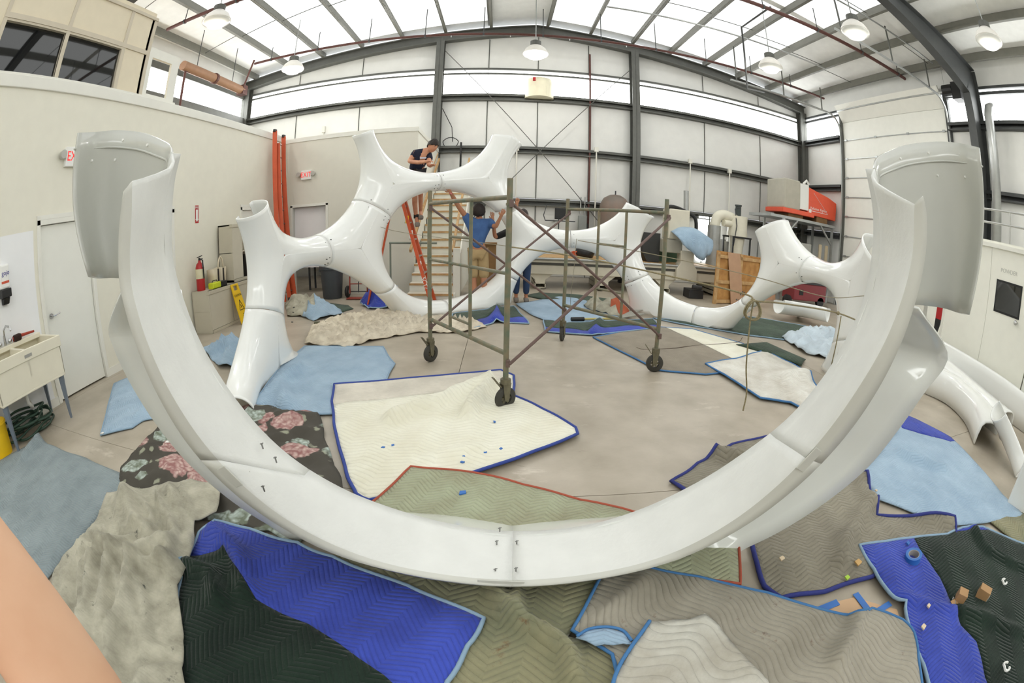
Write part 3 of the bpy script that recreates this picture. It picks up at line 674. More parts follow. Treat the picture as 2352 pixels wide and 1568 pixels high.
# ================================================================= SCAFFOLD
sc_green = mat('scaffold_green', (96, 106, 88), .55, var=.3, scale=14, c2=(128, 116, 92))
sc_brown = mat('brace_brown', (112, 90, 84), .55, var=.25, scale=18)
wheel_m = mat('wheel_rubber', (62, 60, 54), .7, var=.2)
fork_m = mat('fork_steel', (112, 106, 84), .6, var=.3, scale=25)
C = [fl(990, 830), fl(1160, 938), fl(1291, 782), fl(1501, 853)]
SCF = thing('scaffold', (C[0]+C[1]+C[2]+C[3])/4, 'green tubular scaffold tower on casters with brown cross braces', 'scaffold')
def zat(px, P): return onY(px[0], px[1], P.y).z
def scframe(A, B, topA, topB, barA, barB, midA, midB, lowA, lowB, fr, rungs):
    for P, t, in ((A, topA), (B, topB)):
        zt_ = zat(t, P); MB().cyl((P.x, P.y, .27), (P.x, P.y, zt_), .024, n=12).cyl((P.x, P.y, zt_-.22), (P.x, P.y, zt_-.2), .029, n=12).build('post', sc_green, SCF, smooth=True, auto=40)
    def pt(f, za, zb): return Vector((A.x+(B.x-A.x)*f, A.y+(B.y-A.y)*f, za+(zb-za)*f))
    zs = [(zat(barA, A), zat(barB, B)), (zat(lowA, A), zat(lowB, B))]
    if midA: zs.append((zat(midA, A), zat(midB, B)))
    za = sum(sum(q) for q in zs[:1])/2; zl = sum(sum(q) for q in zs[1:2])/2
    for k, (u, v) in enumerate(zs):
        z = (u+v)/2; MB().cyl(pt(0, z, z), pt(1, z, z), .021 if k < 2 else .015, n=10).build('rail', sc_green, SCF, smooth=True, auto=40)
    for f in fr: MB().cyl(pt(f, zl, zl), pt(f, za, za), .017, n=10).build('upright', sc_green, SCF, smooth=True, auto=40)
    for z in rungs: MB().cyl(pt(fr[0], z, z), pt(fr[1], z, z), .014, n=8).build('rung', sc_green, SCF, smooth=True, auto=40)
    return za, zl
za, zl = scframe(C[0], C[1], (978, 438), (1158, 409), (977, 468), (1158, 452), (982, 598), (1158, 625), (985, 732), (1158, 812), (.33, .6), (1.42, .62))
zb, zm = scframe(C[2], C[3], (1297, 456), (1519, 456), (1298, 481), (1517, 486), None, None, (1296, 700), (1494, 756), (.36, .64), (1.35, .8))
for A, B, zt_, zq in ((C[1], C[3], 1.72, .42), (C[0], C[2], 1.72, .42)):
    n = (B-A).cross(V(0, 0, 1)).normalized()*.03
    MB().cyl(A+n+V(0, 0, zt_), B+n+V(0, 0, zq), .014, n=8).build('cross_brace', sc_brown, SCF, smooth=True, auto=40)
    MB().cyl(A+n*1.8+V(0, 0, zq), B+n*1.8+V(0, 0, zt_), .014, n=8).build('cross_brace', sc_brown, SCF, smooth=True, auto=40)
    for P in (A, B):
        for z in (zt_, zq): MB().box(P+n+V(0, 0, z), (.035, .035, .06)).build('brace_lock', sc_brown, SCF)
for P, yaw in zip(C, (.9, .6, 1.2, -.15)):
    cs = MB().cyl(P+V(0, 0, .235), P+V(0, 0, .275), .045, n=14).build('caster', fork_m, SCF)
    d = V(math.cos(yaw), math.sin(yaw), 0); q = V(-d.y, d.x, 0); ctr = P+V(0, 0, .1)
    w = MB(); w.lathe([(.05, -.022), (.085, -.022), (.1, -.014), (.1, .014), (.085, .022), (.05, .022)], ctr, n=28, ax=q, caps=False); w.lathe([(.05, .022), (.05, -.022)], ctr, n=28, ax=q, caps=False)
    w.build('wheel', wheel_m, cs, smooth=True, auto=40)
    hub = MB(); hub.cyl(ctr-q*.02, ctr+q*.02, .018, n=12)
    for k in range(6):
        a = k*math.pi/3; u = d*math.cos(a)+V(0, 0, math.sin(a)); hub.bar(ctr+u*.012, ctr+u*.052, .02, .02, up=q)
    hub.build('hub', fork_m, cs)
    f = MB()
    for s_ in (-1, 1): f.prism([ctr+q*(.03*s_)+d*.02-V(0, 0, .02), ctr+q*(.03*s_)-d*.02-V(0, 0, .02), ctr+q*(.03*s_)-d*.04+V(0, 0, .14), ctr+q*(.03*s_)+d*.04+V(0, 0, .14)], q*.005)
    f.build('fork', fork_m, cs)
    MB().bar(ctr-d*.05+V(0, 0, .11), ctr-d*.13+V(0, 0, .21), .035, .008).build('brake_lever', fork_m, cs)
# ================================================================= ROPES
rope_m = mat('rope', (158, 146, 112), .85, var=.35, scale=60, bump=.6, bscale=120)
string_m = mat('string', (150, 142, 118), .85)
def rope(name, label, pts, r, m_=rope_m, cat='rope', n=7):
    P = [Vector(tuple(q)) for q in catmull(pts, 8)]
    o = MB().tube(P, r, n=n).build(name, m_, None, smooth=True); return tag(o, label, cat)
q1 = onY(1730, 690, 3.45)
rt = rope('rope', 'thick tan rope stretched across the ring and looped beside the right leg', [onY(1165, 566, 5.2), onY(1330, 590, 4.75), onY(1520, 630, 4.2), onY(1710, 675, 3.55), q1, onY(1800, 697, 3.45), onY(1925, 719, 3.45), onY(2010, 756, 3.2)], .0085)
loop = [q1+V(.085*math.sin(a), .02*math.sin(2*a), -.085+.085*math.cos(a)*1.05) for a in np.linspace(0, 2*math.pi, 26)]
MB().tube(loop, .009, n=7, closed=True).tube([p+V(.012, -.012, -.004) for p in loop], .009, n=7, closed=True).build('coil', rope_m, rt, smooth=True)
e = fl(1706, 946); tail = [q1+V(0, 0, -.02), q1+V(-.01, -.01, -.25), V(e.x*.5+q1.x*.5-.02, e.y*.5+q1.y*.5, .45), V(e.x+.03, e.y+.05, .18), V(e.x, e.y, .012)]
MB().tube([Vector(tuple(q)) for q in catmull(tail, 8)], .008, n=7).build('tail', rope_m, rt, smooth=True)
for c, r in ((onY(1925, 719, 3.44), .022), (q1, .02)):
    MB().lathe([(0, -r), (r*.8, -r*.6), (r, 0), (r*.8, r*.6), (0, r)], c, n=10, ax=(1, .2, -.3), caps=False).build('knot', rope_m, rt, smooth=True)
q2 = onY(1932, 725, 3.44); MB().tube([q2, q2+V(-.005, 0, -.3), V(*fl(1908, 845, .35))], .0075, n=6).build('tail', rope_m, rt, smooth=True)
rope('string', 'thin string running from the ring left of the stairs across the scaffold', [onY(816, 494, 6.35), onY(893, 527, 6.6), onY(1020, 547, 6.1), onY(1165, 565, 5.2)], .004, string_m, 'string', 5)
rope('string', 'thin upper string running from the scaffold to the right leg of the ring', [onY(1328, 552, 5.0), onY(1540, 592, 4.4), onY(1740, 637, 3.8), onY(1895, 681, 3.45), onY(1990, 679, 3.3)], .0045, string_m, 'string', 5)
rope('string', 'slack string hanging under the middle arch of the ring', [onY(1324, 548, 7.5), onY(1320, 600, 7.5), onY(1312, 670, 7.5), fl(1310, 705)], .004, string_m, 'string', 5)
rope('string', 'thin dark cord lying on the grey mat beside the right caster', [fl(1462, 798, .02), fl(1480, 802, .02), fl(1540, 800, .02), fl(1600, 793, .02), fl(1690, 786, .02), fl(1705, 775, .02)], .005, mat('cord', (96, 80, 68), .8), 'cord', 5)
# ================================================================= BLANKETS AND CLOTHS ON THE FLOOR
from mathutils import noise as NZ
def pip(p, poly):
    c = False; n = len(poly); j = n-1
    for i in range(n):
        a, b = poly[i], poly[j]
        if (a[1] > p[1]) != (b[1] > p[1]) and p[0] < (b[0]-a[0])*(p[1]-a[1])/(b[1]-a[1])+a[0]: c = not c
        j = i
    return c
def segd(p, a, b):
    ab = (b[0]-a[0], b[1]-a[1]); t = ((p[0]-a[0])*ab[0]+(p[1]-a[1])*ab[1])/max(1e-9, ab[0]**2+ab[1]**2); t = max(0, min(1, t))
    return math.hypot(p[0]-a[0]-ab[0]*t, p[1]-a[1]-ab[1]*t)
def segdN(P, A, B):
    P = np.asarray(P, float); out = np.full(len(P), 1e9)
    for a, b in zip(np.asarray(A, float), np.asarray(B, float)):
        ab = b-a; t = np.clip(((P-a)@ab)/max(1e-9, ab@ab), 0, 1); out = np.minimum(out, np.hypot(*(P-a-t[:, None]*ab).T))
    return out
def pipN(P, poly):
    P = np.asarray(P, float); c = np.zeros(len(P), bool); n = len(poly); j = n-1
    for i in range(n):
        a, b = poly[i], poly[j]
        if a[1] != b[1]:
            k = ((a[1] > P[:, 1]) != (b[1] > P[:, 1])) & (P[:, 0] < (b[0]-a[0])*(P[:, 1]-a[1])/(b[1]-a[1])+a[0]); c ^= k
        j = i
    return c
def cloth(name, label, px, mats, cat='blanket', bind=None, bw=.016, layer=0.004, amp=.02, freq=2.2, ridge=False, folds=(), res=.06, zones=None, wob=.012, group=None, seed=0, thick=.008, xyz=None, ang=None, bpath=None):
    P2 = [(q[0], q[1]) for q in (xyz or [fl(*p) for p in px])]
    out = []
    n = len(P2)
    for i in range(n):
        a, b = P2[i], P2[(i+1) % n]; L = math.hypot(b[0]-a[0], b[1]-a[1]); k = max(1, int(L/res))
        nx, ny = -(b[1]-a[1])/max(L, 1e-9), (b[0]-a[0])/max(L, 1e-9)
        for j in range(k):
            t = j/k; w = wob*math.sin(math.pi*t)*2*NZ.noise((a[0]+t*L*1.7, a[1]+seed, .3)) if k > 1 else 0
            out.append((a[0]+(b[0]-a[0])*t+nx*w, a[1]+(b[1]-a[1])*t+ny*w))
    nb = len(out); lo = np.min(out, 0); hi = np.max(out, 0); ins = []
    y = lo[1]; r = 0
    while y < hi[1]:
        x = lo[0]+(res/2 if r % 2 else 0)
        while x < hi[0]:
            p = (x+random.uniform(-.12, .12)*res, y+random.uniform(-.12, .12)*res)
            ins.append(p)
            x += res
        y += res*.87; r += 1
    oA, oB = out, out[1:]+out[:1]
    ins = np.array(ins); ins = ins[pipN(ins, out)]; ins = ins[segdN(ins, oA, oB) > res*.45]
    zpoly = [[(q[0], q[1]) for q in (fl(*p) for p in z)] for z in (zones or [])]; zpts, zed = [], []
    for zp in zpoly:
        sm = []
        for i in range(len(zp)):
            a, b = np.array(zp[i]), np.array(zp[(i+1) % len(zp)]); k = max(1, int(np.linalg.norm(b-a)/(res*.8))); sm += [tuple(a+(b-a)*j/k) for j in range(k)]
        ok = pipN(sm, out) & (segdN(sm, oA, oB) > res*.3); prev = None
        for s_, o_ in zip(sm, ok):
            if o_:
                zpts.append(s_)
                if prev is not None: zed.append((prev, len(zpts)-1))
                prev = len(zpts)-1
            else: prev = None
    if zpts:
        zz = np.array(zpts); dmin = np.array([np.hypot(*(zz-q).T).min() for q in ins]); ins = ins[dmin > res*.5]
    ins = [tuple(q) for q in ins]
    vs, es, fs, *_ = delaunay_2d_cdt([Vector(p) for p in out+zpts+ins], [(i, (i+1) % nb) for i in range(nb)]+[(a+nb, b+nb) for a, b in zed], [], 1, 1e-6)
    FD = [([fl(*q) for q in f[0]], f[1], f[2]) for f in folds]
    def hz(p, d=0.0):
        px_, py_ = p
        if ang is not None:
            ca, sa = math.cos(ang), math.sin(ang); wv = .25*NZ.noise((p[0]*1.6, p[1]*1.6, seed)); px_, py_ = (p[0]*ca+p[1]*sa)*.38+wv, (-p[0]*sa+p[1]*ca)*1.25+wv
        q = (px_*freq+seed*3.1, py_*freq, seed*1.7)
        if ridge:
            v = 1-abs(NZ.noise(q))*2.2; v = max(0, v)**2; v += .5*max(0, 1-abs(NZ.noise((q[0]*2.1+5, q[1]*2.1, q[2])))*2.4)**2
            v += .6*(NZ.noise((q[0]*.5, q[1]*.5, 7))+.3)
        else: v = .5+.7*NZ.noise(q)+.3*NZ.noise((q[0]*2.3, q[1]*2.3, 3))
        e = min(1, d/.18)
        z = layer + amp*max(0, v)*(.25+.75*e)
        for pts, hh, ww in FD:
            dd = min(segd(p, pts[i], pts[i+1]) for i in range(len(pts)-1)); z += hh*math.exp(-(dd/ww)**2)
        return z
    dd_ = segdN([(v.x, v.y) for v in vs], oA, oB); Z = [hz(v, d_) for v, d_ in zip(vs, dd_)]; V3 = [Vector((v.x, v.y, z)) for v, z in zip(vs, Z)]
    if not isinstance(mats, (list, tuple)): mats = [mats]
    c0 = Vector(((lo[0]+hi[0])/2, (lo[1]+hi[1])/2, 0))
    multi = len(mats) > 1 or bind is not None
    root = thing(name, c0, label, cat, group) if multi else None
    buckets = [[] for _ in mats]
    for f in fs:
        cx = sum(vs[i].x for i in f)/len(f), sum(vs[i].y for i in f)/len(f); k = 0
        for zi, zp in enumerate(zpoly):
            if pip(cx, zp): k = zi+1; break
        buckets[k].append(f)
    obj = None
    for k, fcs in enumerate(buckets):
        if not fcs: continue
        used = sorted({i for f in fcs for i in f}); mp = {u: i for i, u in enumerate(used)}
        mb = MB(); mb.keepn = True; fx = []
        for f in fcs:
            a, b, c = (V3[i] for i in f[:3])
            fx.append([mp[i] for i in (f if (b-a).cross(c-a).z > 0 else f[::-1])])
        mb.add([V3[u] for u in used], fx)
        obj = mb.build('cloth_panel' if multi else name, mats[k], root, smooth=True, solid=thick, off=1)
    if not multi: tag(obj, label, cat, group)
    if bind is not None:
        if bpath:
            bp_ = [np.array(fl(*q)) for q in bpath]; pl_ = catmull(bp_, 8); near = [int(np.argmin([(v.x-q[0])**2+(v.y-q[1])**2 for v in vs])) for q in pl_]
            ring = [Vector((q[0], q[1], Z[k]+.01)) for q, k in zip(pl_, near)]
        else: ring = [Vector((p[0], p[1], hz(p)+.006)) for p in out]
        MB().tube(ring, bw, n=6, closed=not bpath).build('binding', bind, root, smooth=True)
    return root or obj
bd_blue = mat('binding_blue', (54, 74, 152), .85, bump=.3); bd_lblue = mat('binding_light_blue', (142, 168, 190), .85, bump=.3); bd_red = mat('binding_red', (172, 84, 62), .85, bump=.3)
bd_mid = mat('binding_mid_blue', (72, 124, 178), .85, bump=.3); bd_navy = mat('binding_navy', (48, 56, 128), .85, bump=.3)
q_blue = quilt('quilt_blue', (66, 84, 186), .55, 34, 2.6, 4, c2=(52, 66, 152)); q_green = quilt('quilt_dark_green', (34, 50, 40), .55, 34, 2.6, 4, c2=(22, 34, 28))
q_lblue = quilt('quilt_light_blue', (166, 189, 208), .2, 40, 1.6, 5, c2=(146, 170, 192), strength=.45); q_gblue = quilt('quilt_grey_blue', (148, 160, 164), -.4, 40, 2.0, 5, c2=(128, 140, 144), strength=.5)
q_cream = quilt('quilt_cream', (238, 236, 220), .1, 22, 1.5, 3, c2=(226, 222, 202), strength=.5); q_cgrey = quilt('quilt_strip', (224, 217, 203), .1, 30, .2, 3, strength=.3)
q_sage = quilt('quilt_sage', (172, 178, 150), .3, 30, 2.0, 5, c2=(150, 148, 122)); q_olive = quilt('quilt_olive', (146, 142, 112), .2, 28, 2.2, 4, c2=(118, 120, 96), stain=(118, 94, 68))
q_grey = quilt('quilt_grey', (168, 162, 148), 1.2, 28, 1.6, 3, c2=(146, 140, 126), zig=False, stain=(128, 112, 100)); q_grey2 = quilt('quilt_grey_wave', (150, 144, 128), .25, 30, 1.4, 6, c2=(128, 122, 108))
q_light = quilt('quilt_pale', (206, 204, 194), .8, 18, 1.4, 3, c2=(172, 166, 152), zig=False); q_mat = quilt('quilt_mat', (150, 140, 124), 1.0, 44, .8, 4, strength=.4)
q_green2 = quilt('quilt_green', (66, 84, 68), .2, 24, 1.5, 4, c2=(46, 62, 50)); q_white = quilt('quilt_white', (232, 230, 222), .5, 20, 1.8, 4, c2=(200, 194, 182))
canvas = mat('canvas', (186, 182, 164), .9, var=.3, scale=7, bump=.15, bscale=90, c2=(150, 146, 130)); canvas2 = mat('canvas_pale', (224, 214, 194), .9, var=.2, scale=9, bump=.2, bscale=80, c2=(190, 178, 158))
def paintcloth():
    m = quilt('drop_canvas', (190, 186, 168), 0, 60, .1, 1, c2=(150, 146, 130), strength=.12, stain=(84, 86, 80), nscale=6.0); return m
def floral():
    m = bpy.data.materials.new('floral'); m.use_nodes = True; nt = m.node_tree; L = nt.links.new; b = nt.nodes['Principled BSDF']; b.inputs['Roughness'].default_value = .85
    tc = nd(nt, 'ShaderNodeTexCoord'); wn_ = nd(nt, 'ShaderNodeTexNoise', i_Scale=7.0, i_Detail=3.0); L(tc.outputs['Object'], wn_.inputs['Vector'])
    mx = nd(nt, 'ShaderNodeVectorMath', operation='MULTIPLY_ADD'); L(wn_.outputs['Color'], mx.inputs[0]); mx.inputs[1].default_value = (.16, .16, .16); L(tc.outputs['Object'], mx.inputs[2])
    vo = nd(nt, 'ShaderNodeTexVoronoi', i_Scale=3.3); L(mx.outputs[0], vo.inputs['Vector'])
    vp = nd(nt, 'ShaderNodeTexVoronoi', i_Scale=24.0); L(mx.outputs[0], vp.inputs['Vector'])
    petal = nd(nt, 'ShaderNodeValToRGB'); L(vp.outputs['Distance'], petal.inputs[0]); petal.color_ramp.elements[0].color = lin((214, 190, 180)); petal.color_ramp.elements[1].color = lin((150, 104, 102)); petal.color_ramp.elements[1].position = .75
    pet2 = nd(nt, 'ShaderNodeValToRGB'); L(vp.outputs['Distance'], pet2.inputs[0]); pet2.color_ramp.elements[0].color = lin((196, 208, 202)); pet2.color_ramp.elements[1].color = lin((110, 118, 100)); pet2.color_ramp.elements[1].position = .8
    sel = nd(nt, 'ShaderNodeSeparateColor'); L(vo.outputs['Color'], sel.inputs[0]); gt = nd(nt, 'ShaderNodeMath', operation='GREATER_THAN'); gt.inputs[1].default_value = .5; L(sel.outputs[0], gt.inputs[0])
    mm = nd(nt, 'ShaderNodeMixRGB'); L(gt.outputs[0], mm.inputs[0]); L(petal.outputs[0], mm.inputs[1]); L(pet2.outputs[0], mm.inputs[2])
    msk = nd(nt, 'ShaderNodeValToRGB'); L(vo.outputs['Distance'], msk.inputs[0]); msk.color_ramp.elements[0].position = .42; msk.color_ramp.elements[0].color = (1, 1, 1, 1); msk.color_ramp.elements[1].position = .46; msk.color_ramp.elements[1].color = (0, 0, 0, 1)
    v3 = nd(nt, 'ShaderNodeTexVoronoi', i_Scale=8.5); L(mx.outputs[0], v3.inputs['Vector']); k3 = nd(nt, 'ShaderNodeValToRGB'); L(v3.outputs['Distance'], k3.inputs[0]); k3.color_ramp.elements[0].position = .2; k3.color_ramp.elements[0].color = (1, 1, 1, 1); k3.color_ramp.elements[1].position = .3; k3.color_ramp.elements[1].color = (0, 0, 0, 1)
    s3 = nd(nt, 'ShaderNodeSeparateColor'); L(v3.outputs['Color'], s3.inputs[0]); g3 = nd(nt, 'ShaderNodeMath', operation='GREATER_THAN'); g3.inputs[1].default_value = .55; L(s3.outputs[1], g3.inputs[0]); m3 = nd(nt, 'ShaderNodeMath', operation='MULTIPLY'); L(g3.outputs[0], m3.inputs[0]); L(k3.outputs[0], m3.inputs[1])
    bg3 = nd(nt, 'ShaderNodeMixRGB'); L(m3.outputs[0], bg3.inputs[0]); bg3.inputs[1].default_value = lin((72, 68, 60)); bg3.inputs[2].default_value = lin((150, 152, 132))
    fin = nd(nt, 'ShaderNodeMixRGB'); L(msk.outputs[0], fin.inputs[0]); L(bg3.outputs[0], fin.inputs[1]); L(mm.outputs[0], fin.inputs[2]); L(fin.outputs[0], b.inputs['Base Color']); return m
m_floral = floral()
# far cloths first
cloth('moving_blanket', 'crumpled light blue and tan blanket heap left of the trash can', [(655,702),(690,693),(735,697),(765,705),(790,722),(720,738),(690,728),(660,728)], [q_lblue, canvas], layer=.004, amp=.14, freq=3, ridge=True, res=.07, zones=[[(640,690),(720,690),(725,712),(690,732),(640,735)]], seed=1)
cloth('moving_blanket', 'dark green blanket lying flat behind the blue heap near the trash can', [(690,700),(720,692),(800,702),(812,710),(770,722)], q_green2, layer=.003, amp=.02, res=.1, seed=2)
cloth('moving_blanket', 'bunched blue blanket heap on the floor by the orange stepladder', [(828,702),(850,690),(885,686),(925,694),(940,707),(850,711)], [q_blue, q_lblue], bind=bd_lblue, bw=.012, layer=.004, amp=.3, freq=2.6, ridge=True, res=.06, zones=[[(890,660),(960,680),(960,720),(885,715)]], seed=3)
cloth('drop_cloth', 'wrinkled cream drop cloth in front of the back left foot', [(700,793),(718,748),(790,735),(835,722),(880,718),(930,728),(1010,738),(1095,742),(1120,752),(1060,766),(960,765),(905,775),(860,784),(800,800)], canvas2, 'drop cloth', layer=.004, amp=.11, freq=5.5, ridge=True, res=.04, ang=.5, seed=4)
cloth('moving_blanket', 'dark green and blue blanket under the back left foot of the ring', [(1030,756),(1040,722),(1180,705),(1212,738),(1215,745),(1140,742),(1080,757)], [q_green2, q_blue], bind=bd_lblue, bw=.012, layer=.004, amp=.05, freq=2.5, res=.08, zones=[[(1020,770),(1100,737),(1135,728),(1140,715),(1160,735),(1220,728),(1225,770)]], folds=[([(1140,712),(1138,740)], .1, .08)], seed=5)
cloth('moving_blanket', 'dark green blanket behind the middle arch beneath the router', [(1205,680),(1240,672),(1330,678),(1420,690),(1425,705),(1300,700)], q_green2, layer=.003, amp=.04, res=.12, seed=6)
cloth('moving_blanket', 'light blue blanket spread under the middle arch of the ring', [(1185,700),(1240,690),(1285,682),(1345,690),(1400,715),(1420,730),(1300,747),(1245,735),(1215,722)], q_lblue, layer=.01, amp=.05, freq=2, res=.1, seed=7)
cloth('moving_blanket', 'rolled tan and grey blanket with rust red corner beside the pruning shears', [(1340,705),(1355,692),(1380,695),(1440,710),(1445,730),(1400,728),(1350,715)], [canvas, mat('rust_cloth', (176, 92, 62), .9)], layer=.014, amp=.18, freq=3, ridge=True, res=.08, zones=[[(1405,700),(1450,705),(1450,735),(1400,722)]], seed=8)
cloth('moving_blanket', 'dark green blanket with blue edge between the two rear casters', [(1248,737),(1330,743),(1500,735),(1515,755),(1360,772),(1252,764)], [q_green2, q_blue], bind=bd_lblue, bw=.012, layer=.012, amp=.035, res=.09, zones=[[(1240,753),(1350,765),(1368,757),(1520,748),(1520,785),(1240,785)]], folds=[([(1375,740),(1362,768)], .07, .06)], seed=9)
cloth('moving_blanket', 'white sheet with a blue stripe on the floor by the plywood crate', [(1490,700),(1560,690),(1625,712),(1620,722),(1540,718)], [q_white, q_blue], layer=.004, amp=.015, res=.12, zones=[[(1545,705),(1555,703),(1605,716),(1595,718)]], seed=10)
cloth('moving_blanket', 'dark green blanket beneath the back right foot of the ring', [(1500,732),(1640,745),(1720,728),(1850,750),(1858,768),(1800,782),(1720,772),(1560,745)], q_green2, bind=bd_lblue, bw=.012, layer=.004, amp=.04, freq=2.2, res=.1, seed=11)
cloth('moving_blanket', 'grey ribbed mat with a cream strip in front of the back right foot', [(1362,776),(1505,752),(1590,757),(1720,795),(1765,806),(1660,858),(1620,862),(1510,852)], [q_mat, q_cream], bind=bd_mid, bw=.01, layer=.006, amp=.012, res=.09, zones=[[(1510,745),(1600,745),(1770,800),(1690,830)]], seed=12)
cloth('moving_blanket', 'dark green blanket strip along the white quilt inside the right leg', [(1690,795),(1760,790),(1850,830),(1840,845),(1760,815)], q_green2, layer=.02, amp=.05, res=.08, seed=13)
cloth('moving_blanket', 'rumpled pale blue sheet beside the right leg of the ring', [(1795,778),(1830,765),(1900,760),(1960,790),(1920,830),(1850,815)], quilt('sheet_pale', (206, 220, 230), .2, 30, .5, 3, strength=.3), layer=.014, amp=.14, freq=3, ridge=True, res=.07, seed=14)
cloth('moving_blanket', 'white quilt with blue binding inside the right leg of the ring', [(1620,840),(1690,828),(1755,808),(1845,855),(1880,900),(1850,948),(1815,930),(1745,920)], q_white, bind=bd_mid, bw=.012, layer=.02, amp=.05, freq=2.6, res=.07, folds=[([(1800,880),(1850,870)], .1, .12)], seed=15)
cloth('moving_blanket', 'light blue blanket bunched behind the left side of the front arc', [(462,805),(528,783),(590,800),(620,830),(560,850),(505,846)], q_lblue, layer=.004, amp=.16, freq=2.8, ridge=True, res=.06, seed=16)
cloth('moving_blanket', 'light blue blanket spread in front of the left leg of the ring', [(600,905),(640,850),(700,798),(880,799),(907,838),(886,880),(770,955),(700,958),(640,944),(575,930)], q_lblue, bind=bd_lblue, bw=.009, layer=.008, amp=.03, res=.06, folds=[([(690,850),(640,890),(660,935)], .09, .07)], seed=17)
cloth('moving_blanket', 'small light blue blanket with white tag near the sink', [(262,884),(300,868),(400,875),(470,950),(420,975),(355,964),(330,968),(305,985),(232,1003)], q_lblue, bind=bd_lblue, bw=.008, layer=.004, amp=.04, res=.05, folds=[([(318,960),(350,930)], .05, .05)], seed=18)
cloth('moving_blanket', 'grey blue blanket at the left edge below the sink', [(-60,1110),(0,1062),(60,1028),(90,1008),(110,1022),(200,1056),(286,1093),(282,1120),(245,1172),(180,1250),(128,1312),(70,1400),(-20,1480),(-80,1300)], q_gblue, layer=.006, amp=.03, res=.05, folds=[([(92,1010),(60,1060)], .07, .06)], seed=19)
cloth('moving_blanket', 'dark floral bedspread with pink roses under the left of the front arc', [(372,975),(330,1020),(280,1075),(272,1120),(280,1160),(400,1195),(500,1200),(560,1222),(620,1225),(660,1245),(688,1250),(730,1200),(790,1135),(770,1080),(745,1010),(742,980),(730,955),(655,940),(570,934),(480,950)], m_floral, 'bedspread', layer=.006, amp=.055, freq=3.2, ridge=True, res=.045, seed=20)
cloth('moving_blanket', 'white quilt with blue binding spread under the front caster', [(768,890),(960,875),(1150,857),(1180,870),(1178,916),(1250,950),(1322,992),(1326,1005),(1290,1022),(1180,1065),(1070,1102),(960,1135),(850,1160),(820,1145),(795,1085),(772,1000),(763,930)], [q_cream, q_cgrey], bind=bd_blue, bw=.013, layer=.03, amp=.018, res=.05, zones=[[(740,870),(1170,840),(1150,880),(1000,912),(900,925),(740,940)]],
      folds=[([(1120,890),(1000,940),(900,975)], .11, .06), ([(1130,895),(1085,940),(1075,965)], .12, .05), ([(1000,1060),(1100,1040)], .04, .06)], seed=21)
cloth('moving_blanket', 'sage green quilt with red binding lying under the front arc', [(878,1152),(945,1087),(1080,1100),(1200,1130),(1330,1165),(1425,1185),(1560,1225),(1690,1268),(1692,1358),(1500,1330),(1250,1320),(1000,1300),(790,1262),(800,1215)], q_sage, bind=bd_red, bw=.01, layer=.045, amp=.028, res=.05, seed=22)
cloth('moving_blanket', 'grey quilt with blue binding passing under the right of the front arc', [(1540,1110),(1600,1070),(1680,1026),(1790,1000),(1900,1060),(1965,1085),(2010,1190),(2180,1212),(2192,1236),(2080,1270),(2000,1330),(1890,1365),(1790,1380),(1752,1352),(1735,1300),(1720,1245),(1590,1150)], q_grey2, bind=bd_navy, bw=.014, layer=.012, amp=.04, freq=2.2, res=.05, folds=[([(1640,1050),(1700,1060)], .09, .06), ([(1975,1110),(1985,1180),(1930,1260),(1920,1300)], .07, .05), ([(2000,1170),(2100,1195),(2180,1215)], .08, .06), ([(1990,1120),(2060,1175)], .08, .06)], seed=23)
cloth('moving_blanket', 'light blue quilt with a blue corner in front of the spare panels', [(1972,1098),(2030,1030),(2083,958),(2130,980),(2182,1008),(2225,1050),(2300,1140),(2352,1192),(2280,1202),(2195,1212),(2100,1185),(2010,1150)], [q_lblue, q_blue], layer=.014, amp=.03, res=.055, zones=[[(2060,940),(2200,1015),(2180,1020),(2110,1003),(2070,988)]], folds=[([(2060,1050),(2160,1085)], .07, .05)], seed=24)
cloth('moving_blanket', 'tan olive quilt at the right edge below the white box', [(2262,1195),(2400,1170),(2420,1290),(2352,1262),(2300,1225)], q_olive, layer=.01, amp=.03, res=.05, seed=25)
cloth('moving_blanket', 'olive stained quilt with twisted folds in the bottom middle', [(760,1290),(800,1275),(1000,1310),(1250,1325),(1400,1305),(1360,1390),(1300,1475),(1420,1510),(1480,1600),(1450,1700),(1020,1700),(1030,1560),(1115,1436)], q_olive, layer=.03, amp=.03, freq=2.5, res=.035, folds=[([(1130,1355),(1150,1400),(1175,1440),(1260,1480),(1300,1520),(1310,1580)], .1, .035), ([(1180,1355),(1185,1400),(1190,1430)], .08, .025)], seed=26)
cloth('moving_blanket', 'blue and dark green quilt with light blue binding in the bottom left foreground', [(440,1300),(465,1240),(500,1212),(580,1232),(690,1264),(770,1296),(940,1362),(1112,1437),(1075,1500),(1030,1580),(1000,1700),(440,1700),(425,1450),(420,1375)], [q_blue, q_green], bind=bd_lblue, bw=.011, layer=.045, amp=.035, freq=2.4, res=.035, zones=[[(380,1290),(470,1296),(530,1288),(560,1340),(600,1400),(720,1455),(790,1500),(890,1568),(1000,1660),(1000,1750),(380,1750)]], folds=[([(500,1240),(560,1300),(580,1380)], .07, .05), ([(440,1320),(500,1350),(520,1400)], .08, .04)], seed=27)
